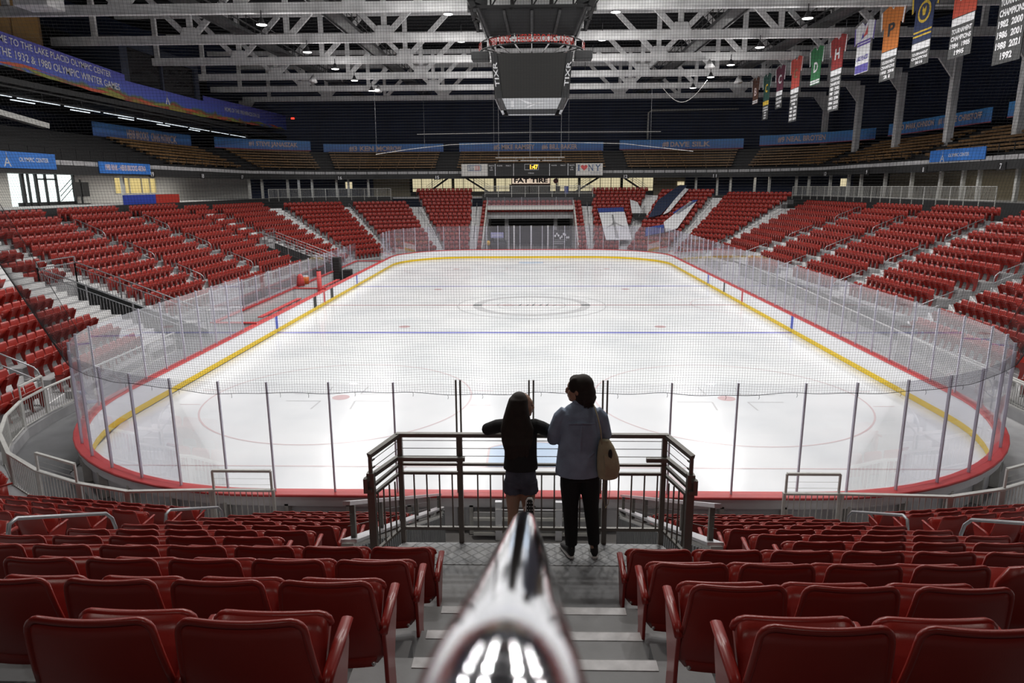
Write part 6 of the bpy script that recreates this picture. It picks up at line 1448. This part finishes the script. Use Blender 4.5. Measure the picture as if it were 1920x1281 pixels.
# ================================================================ JERSEY BANNERS
def jersey(y, zt, zb, bw, body, trim, lines, panel, txt, txtc, words, extra=None):
    x = 22.0; g = thing('jersey_banner', words, 'banner', (x, y, zb), 'jersey banners hanging at the right')
    h = zt-zb; w = bw*.66; jb = zb+panel*h
    def q(a, b): return (x, y-a, b)      # a to the right as seen from the ice
    out = [(-w*.72, jb), (w*.72, jb), (w*.72, zt-1.15), (w*1.02, zt-1.35), (w*1.12, zt-.25), (w*.35, zt), (0, zt-.28), (-w*.35, zt), (-w*1.12, zt-.25), (-w*1.02, zt-1.35), (-w*.72, zt-1.15)]
    mb = MB(); mb.prism([(a, b) for a, b in out], (0, -1, 0), (0, 0, 1), (.03, 0, 0), (x, y, 0)); put(mb, 'jersey_cloth', body, g)
    mb = MB()
    for s in (-1, 1): mb.add([q(s*w*1.12, zt-.25), q(s*w*1.0, zt-.21), q(s*w*.9, zt-1.3), q(s*w*1.02, zt-1.35)], [(0, 1, 2, 3)]); mb.add([q(s*w*.35, zt), q(s*w*.28, zt), q(0, zt-.33), q(0, zt-.24)], [(0, 1, 2, 3)])
    for v in mb.v: pass
    mb.v = [(a-.006, b, c) for a, b, c in mb.v]; put(mb, 'trim', trim, g)
    if panel > 0:
        mb = MB(); mb.box(x, x+.03, y-w*.72, y+w*.72, zb, jb-.002); pn = put(mb, 'record_panel', M['blackish'], g)
        mb = MB(); mb.box(x-.008, x-.002, y-w*.70, y+w*.70, jb-.42, jb-.05)
        k = len(lines); ah = (jb-.5-zb-.1)/max(1, k)
        for i, t_ in enumerate(lines): text_into(mb, t_, (x-.004, y, jb-.55-ah*(i+.42)), (0, -1, 0), (0, 0, 1), w*1.25 if len(t_) > 4 else w*.6, min(.34, ah*.68), bold=.04)
        put(mb, 'white_print', WHT, pn)
    else:
        mb = MB(); mb.box(x-.008, x-.002, y-w*.70, y+w*.70, jb+.05, jb+.17); mb.box(x-.008, x-.002, y-w*.70, y+w*.70, jb+.22, jb+.34); put(mb, 'hem_stripes', trim, g)
    if txt:
        mb = MB(); zc = (jb+zt)/2-.12; text_into(mb, txt, (x-.006, y, zc), (0, -1, 0), (0, 0, 1), w*.62, .75, bold=.03); put(mb, 'letter', txtc, g)
    if extra: extra(g, x, y, w, jb, zt)
    for s in (-1, 1): mb = MB(); mb.tube([(x+.01, y+s*w*.8, zt-.2), (x+.01, y+s*w*.8, 18.4)], .012, 4); put(mb, 'hanging_wire', M['steel'], g)
cl = lambda n_, c: mat(n_+'_cloth', c, .8)
GOLD = cl('gold', (.62, .42, .04)); BLK = M['blackish']
def crest(g, x, y, w, jb, zt):
    mb = MB(); zc = (jb+zt)/2+.05; mb.prism([(w*.5*math.cos(t), .58*math.sin(t)) for t in np.linspace(0, 2*PI, 29)[:-1]], (0, -1, 0), (0, 0, 1), (.008, 0, 0), (x-.014, y, zc)); put(mb, 'round_crest', GOLD, g)
    mb = MB(); mb.prism([(w*.38*math.cos(t), .44*math.sin(t)) for t in np.linspace(0, 2*PI, 25)[:-1]], (0, -1, 0), (0, 0, 1), (.006, 0, 0), (x-.022, y, zc)); mb.add([(x-.024, y+.01, zc)], []); put(mb, 'crest_field', cl('crest_navy', (.03, .04, .09)), g)
    mb = MB(); mb.prism([(-.12, -.2), (.12, -.2), (.2, .1), (.17, .3), (.06, .16), (-.06, .16), (-.17, .3), (-.2, .1)], (0, -1, 0), (0, 0, 1), (.004, 0, 0), (x-.028, y, zc)); put(mb, 'cat_head', GOLD, g)
    mb = MB()
    for d in (.28, .5): mb.box(x-.008, x-.002, y-w*.7, y+w*.7, jb+d, jb+d+.09)
    put(mb, 'gold_stripes', GOLD, g)
def lake(g, x, y, w, jb, zt):
    mb = MB(); zc = (jb+zt)/2; mb.add([(x-.006, y+.4, zc-.3), (x-.006, y-.45, zc-.1), (x-.006, y-.38, zc+.45), (x-.006, y-.05, zc)], [(0, 1, 2, 3)]); put(mb, 'red_swoosh', M['red_cap'], g)
    mb = MB(); mb.add([(x-.007, y+.45, zc-.35), (x-.007, y+.05, zc-.22), (x-.007, y+.2, zc+.15)], [(0, 1, 2)]); text_into(mb, 'LAKE PLACID', (x-.006, y, jb-1.1+.35), (0, -1, 0), (0, 0, 1), w*1.2, .3, bold=.03)
    mb.box(x-.008, x-.002, y-w*.7, y+w*.7, jb-1.42-.25, jb-1.15-.0); put(mb, 'blue_print', cl('violet_blue', (.10, .08, .34)), g)
    mb = MB(); mb.box(x-.004, x+.03, y-w*.72, y+w*.72, jb-1.7, jb-.002); put(mb, 'lower_white_cloth', WHT, g)
def yel(g, x, y, w, jb, zt):
    mb = MB(); mb.box(x-.012, x-.009, y-w*.70, y+w*.70, jb-.42, jb-.05); put(mb, 'yellow_band', GOLD, g)
TC = ['TOURNAMENT', 'CHAMPIONS']
J = [(58.5, 17.5, 15.0, 1.7, cl('brown', (.09, .035, .02)), WHT, [], 0, 'B', SAL, 'brown jersey banner, farthest of the hanging row', None),
     (55.2, 17.35, 13.2, 1.7, cl('dark_green', (.01, .06, .045)), WHT, TC+['1996', '2001', '2010'], .42, 'C', GOLD, 'dark green and gold jersey banner, second from the far end', yel),
     (51.7, 17.5, 13.85, 1.75, cl('maroon', (.10, .012, .035)), WHT, TC+['1990'], .42, 'C', WHT, 'maroon jersey banner with a white letter C in a shield', None),
     (48.0, 17.6, 12.4, 1.9, cl('scarlet', (.42, .05, .035)), WHT, TC+['1980', '1986  1996', '1997  2005', '2006  2009', '2010  2019'], .52, 'C', M['wood'], 'scarlet jersey banner with a very long list of white years', None),
     (43.8, 17.6, 14.8, 1.9, cl('green', (.02, .15, .05)), WHT, [], 0, 'D', WHT, 'green jersey banner with a white letter D', None),
     (40.0, 17.65, 12.45, 1.95, cl('crimson', (.26, .02, .02)), WHT, TC+['1983  2002', '1987  2004', '1993  2006', '1994  2015', '1999  2017'], .56, 'H', WHT, 'crimson jersey banner with a white letter H', None),
     (36.0, 17.7, 14.45+1.72, 2.0, WHT, cl('violet', (.12, .08, .32)), [], 0, '', WHT, 'white and violet LAKE PLACID jersey banner', lake),
     (32.4, 17.9, 13.5, 2.0, cl('orange', (.55, .17, .03)), WHT, TC+['1998  2008', '21'], .40, 'P', BLK, 'orange jersey banner with a black letter P', None),
     (28.8, 18.1, 13.8, 2.0, cl('navy', (.018, .03, .09)), GOLD, ['TOURNAMENT', 'CHAMPIONS', '2016'], .30, '', WHT, 'navy jersey banner with a round gold wildcat crest', crest),
     (25.0, 18.1, 13.6, 2.05, cl('vermilion', (.45, .06, .03)), WHT, TC+['1984  1985', '1995'], .45, 'RPI', WHT, 'vermilion jersey banner, second from the right edge', None),
     (21.2, 18.0, 12.7, 2.05, cl('red', (.42, .03, .03)), WHT, TC+['1982  2000', '1986  2001', '1988  2021', '1992'], .66, 'SLU', WHT, 'red jersey banner at the right edge with a long black list', None)]
for a in J: jersey(*a)
# ================================================================ BANNER PAINTED SEATS AT THE FAR RIGHT: DRAPED FLAGS
def drape(name, label, pts, mats, z_of, thick=.05):
    g = thing(name, label, 'banner', tuple(np.array((*pts[0][0], z_of(*pts[0][0])))))
    for poly, m, nm in zip(pts, mats[0], mats[1]):
        mb = MB(); n = len(poly); A = [np.array((x, y, z_of(x, y))) for x, y in poly]; up_ = np.array((0, -.35, .94))*thick
        mb.add(A+[p+up_ for p in A], [tuple(range(n-1, -1, -1)), tuple(range(n, 2*n))]+[(i, (i+1) % n, n+(i+1) % n, n+i) for i in range(n)]); put(mb, nm, m, g)
zo = lambda x, y: 1.30+(y-59.5)*.424+.02
zo2 = lambda x, y: 1.2+.437*((x-10.2)*.457+(y-59.5)*.889)+.16
BLU = cl('royal_blue', (.03, .06, .25)); NVY = cl('flag_navy', (.015, .025, .06)); GRY = cl('flag_grey', (.16, .16, .17))
drape('draped_banner', 'white banner with grey tower sign and blue hem draped over far end seats', [[(7.9, 60.2), (10.6, 60.2), (10.6, 66.5), (7.7, 66.3)], [(7.65, 66.4), (10.55, 66.6), (10.6, 67.6), (7.6, 67.4)], [(8.1, 62.6), (9.2, 64.2), (10.4, 62.7), (9.2, 63.6)], [(8.95, 60.5), (9.05, 65.8), (9.25, 65.8), (9.3, 60.5)]], ((WHT, BLU, GRY, GRY), ('white_cloth', 'blue_hem', 'tower_mark', 'tower_mark')), lambda x, y: zo(x, y)+(.05 if False else 0))
drape('draped_banner', 'small black white and orange banner draped beside the far right stairs', [[(11.4, 66.2), (12.6, 66.2), (12.4, 68.9), (11.6, 69.6)], [(11.5, 64.6), (12.9, 64.6), (13.0, 66.1), (11.4, 66.1)]], ((WHT, BLK), ('white_cloth', 'black_cloth')), zo)
drape('draped_banner', 'navy and white banner draped diagonally over the far right seats', [[(12.9, 64.2), (14.3, 64.3), (18.4, 70.3), (17.6, 70.8), (14.6, 68.0)], [(14.5, 64.2), (15.3, 64.6), (18.3, 69.2), (17.9, 69.9)]], ((NVY, WHT), ('navy_cloth', 'white_cloth')), zo2)
drape('draped_banner', 'blue and white banner draped diagonally nearest the far right glass', [[(12.0, 60.2), (14.0, 60.2), (14.2, 61.9), (12.3, 62.0)], [(14.1, 60.2), (15.4, 60.5), (18.4, 65.6), (17.8, 66.0), (14.3, 62.4)], [(15.6, 64.2), (18.2, 66.2), (18.7, 66.0), (16.0, 63.5)]], ((BLU, WHT, BLU), ('blue_cloth', 'white_cloth', 'blue_edge')), zo2)
# ================================================================ LOOSE CABLES, PIPES AND ROOF GEAR
g = thing('hanging_cable', 'thin white cable looping between lamps under the right roof', 'cable', (14, 53, 14.5)); mb = MB(); mb.tube([(15.9-(i/16)*4.2, 53, 16.5-.9*(i/16)*.4-1.7*math.sin(PI*i/16)) for i in range(17)], .025, 5); put(mb, 'line', M['wallw'], g)
g = thing('tension_cable', 'long pale cable sagging across the far end in front of the benches', 'cable', (0, 68, 12.4))
mb = MB(); mb.tube([(-16.5, 62, 10.6), (-13, 63.5, 11.2), (-9, 65, 11.7), (-4, 66, 11.9), (0, 66, 11.95), (5, 66, 11.9), (10, 65, 11.7), (13.5, 63.5, 11.2), (17, 62, 10.7)], .03, 5); put(mb, 'lower_cable', M['wallw'], g)
mb = MB(); mb.tube([(-13.3, 70, 13.2), (0, 70.5, 13.35), (15, 70, 13.3)], .035, 5); put(mb, 'upper_cable', M['wallw'], g)
mb = MB()
for x in (-16.5, -11.5, -4.1, 0, 4.1, 12.7): mb.tube([(x, 66-abs(x)*.22, 11.9-abs(x)*.07), (x, 66-abs(x)*.2, 17.4)], .012, 4)
put(mb, 'support_wires', M['steel'], g, kind='stuff')
g = thing('white_pipe', 'white pipe running down the dark far wall right of centre', 'pipe', (19, 82, 14)); mb = MB(); mb.tube([(15.5, 82.5, 13.2), (15.5, 82.5, 16.6), (15.9, 82.6, 16.9), (27, 81.5, 16.9)], .12, 8); put(mb, 'tube_run', M['rail_grey'], g, smooth=True)
g = thing('roof_unit', 'pale projector unit hanging at the far left of the roof', 'projector', (-29, 28, 18)); mb = MB(); mb.box(-29.4, -27.4, 28, 29.6, 17.35, 18.1); bevel(put(mb, 'case', M['truss'], g), .05); mb = MB(); mb.tube([(-28.4, 28.8, 18.1), (-28.4, 28.8, 20)], .08, 8); put(mb, 'drop_pipe', M['truss'], g)
g = thing('exit_light', 'small red exit light on the dark wall at far left', 'light', (-29, 74, 14)); mb = MB(); mb.box(-29.3, -28.9, 73.9, 74, 15.35, 15.55); put(mb, 'lens', emit('exit_red', (1, .05, .03), 2), g); mb = MB(); mb.box(-29.35, -28.85, 74, 74.1, 15.3, 15.6); put(mb, 'box', BLK, g)
for k, (s, x, y) in enumerate(((-1, -20.3, 54), (-1, -15.7, 61), (1, 14.8, 48), (1, 19.8, 57))):
    g = thing('flood_lamp', 'white flood lamp clamped to the truss, %s' % ['left near', 'left far', 'right near', 'right far'][k], 'lamp', (x, y, 17)); mb = MB(); mb.tube([(x, y, 17.35), (x, y-.1, 17.0), (x, y-.15, 16.8)], [.1, .3, .42], 14); put(mb, 'shade', M['truss'], g, smooth=True); mb = MB(); mb.bar((x, y, 17.3), (x, y, 17.5), .06, .06); put(mb, 'clamp', M['steel'], g)
g = thing('wall_cabinet', 'amber lit wooden cabinet high at the top left corner', 'cabinet', (-34, 33, 18)); mb = MB(); mb.box(-36, -34, 31, 37, 16.6, 19.4); put(mb, 'carcass', M['wood'], g); mb = MB(); mb.box(-34, -33.95, 31.3, 33.9, 16.8, 19.2); mb.box(-34, -33.95, 34.1, 36.7, 16.8, 19.2); put(mb, 'door', mat('amber_wood', (.30, .17, .05), .5), g)
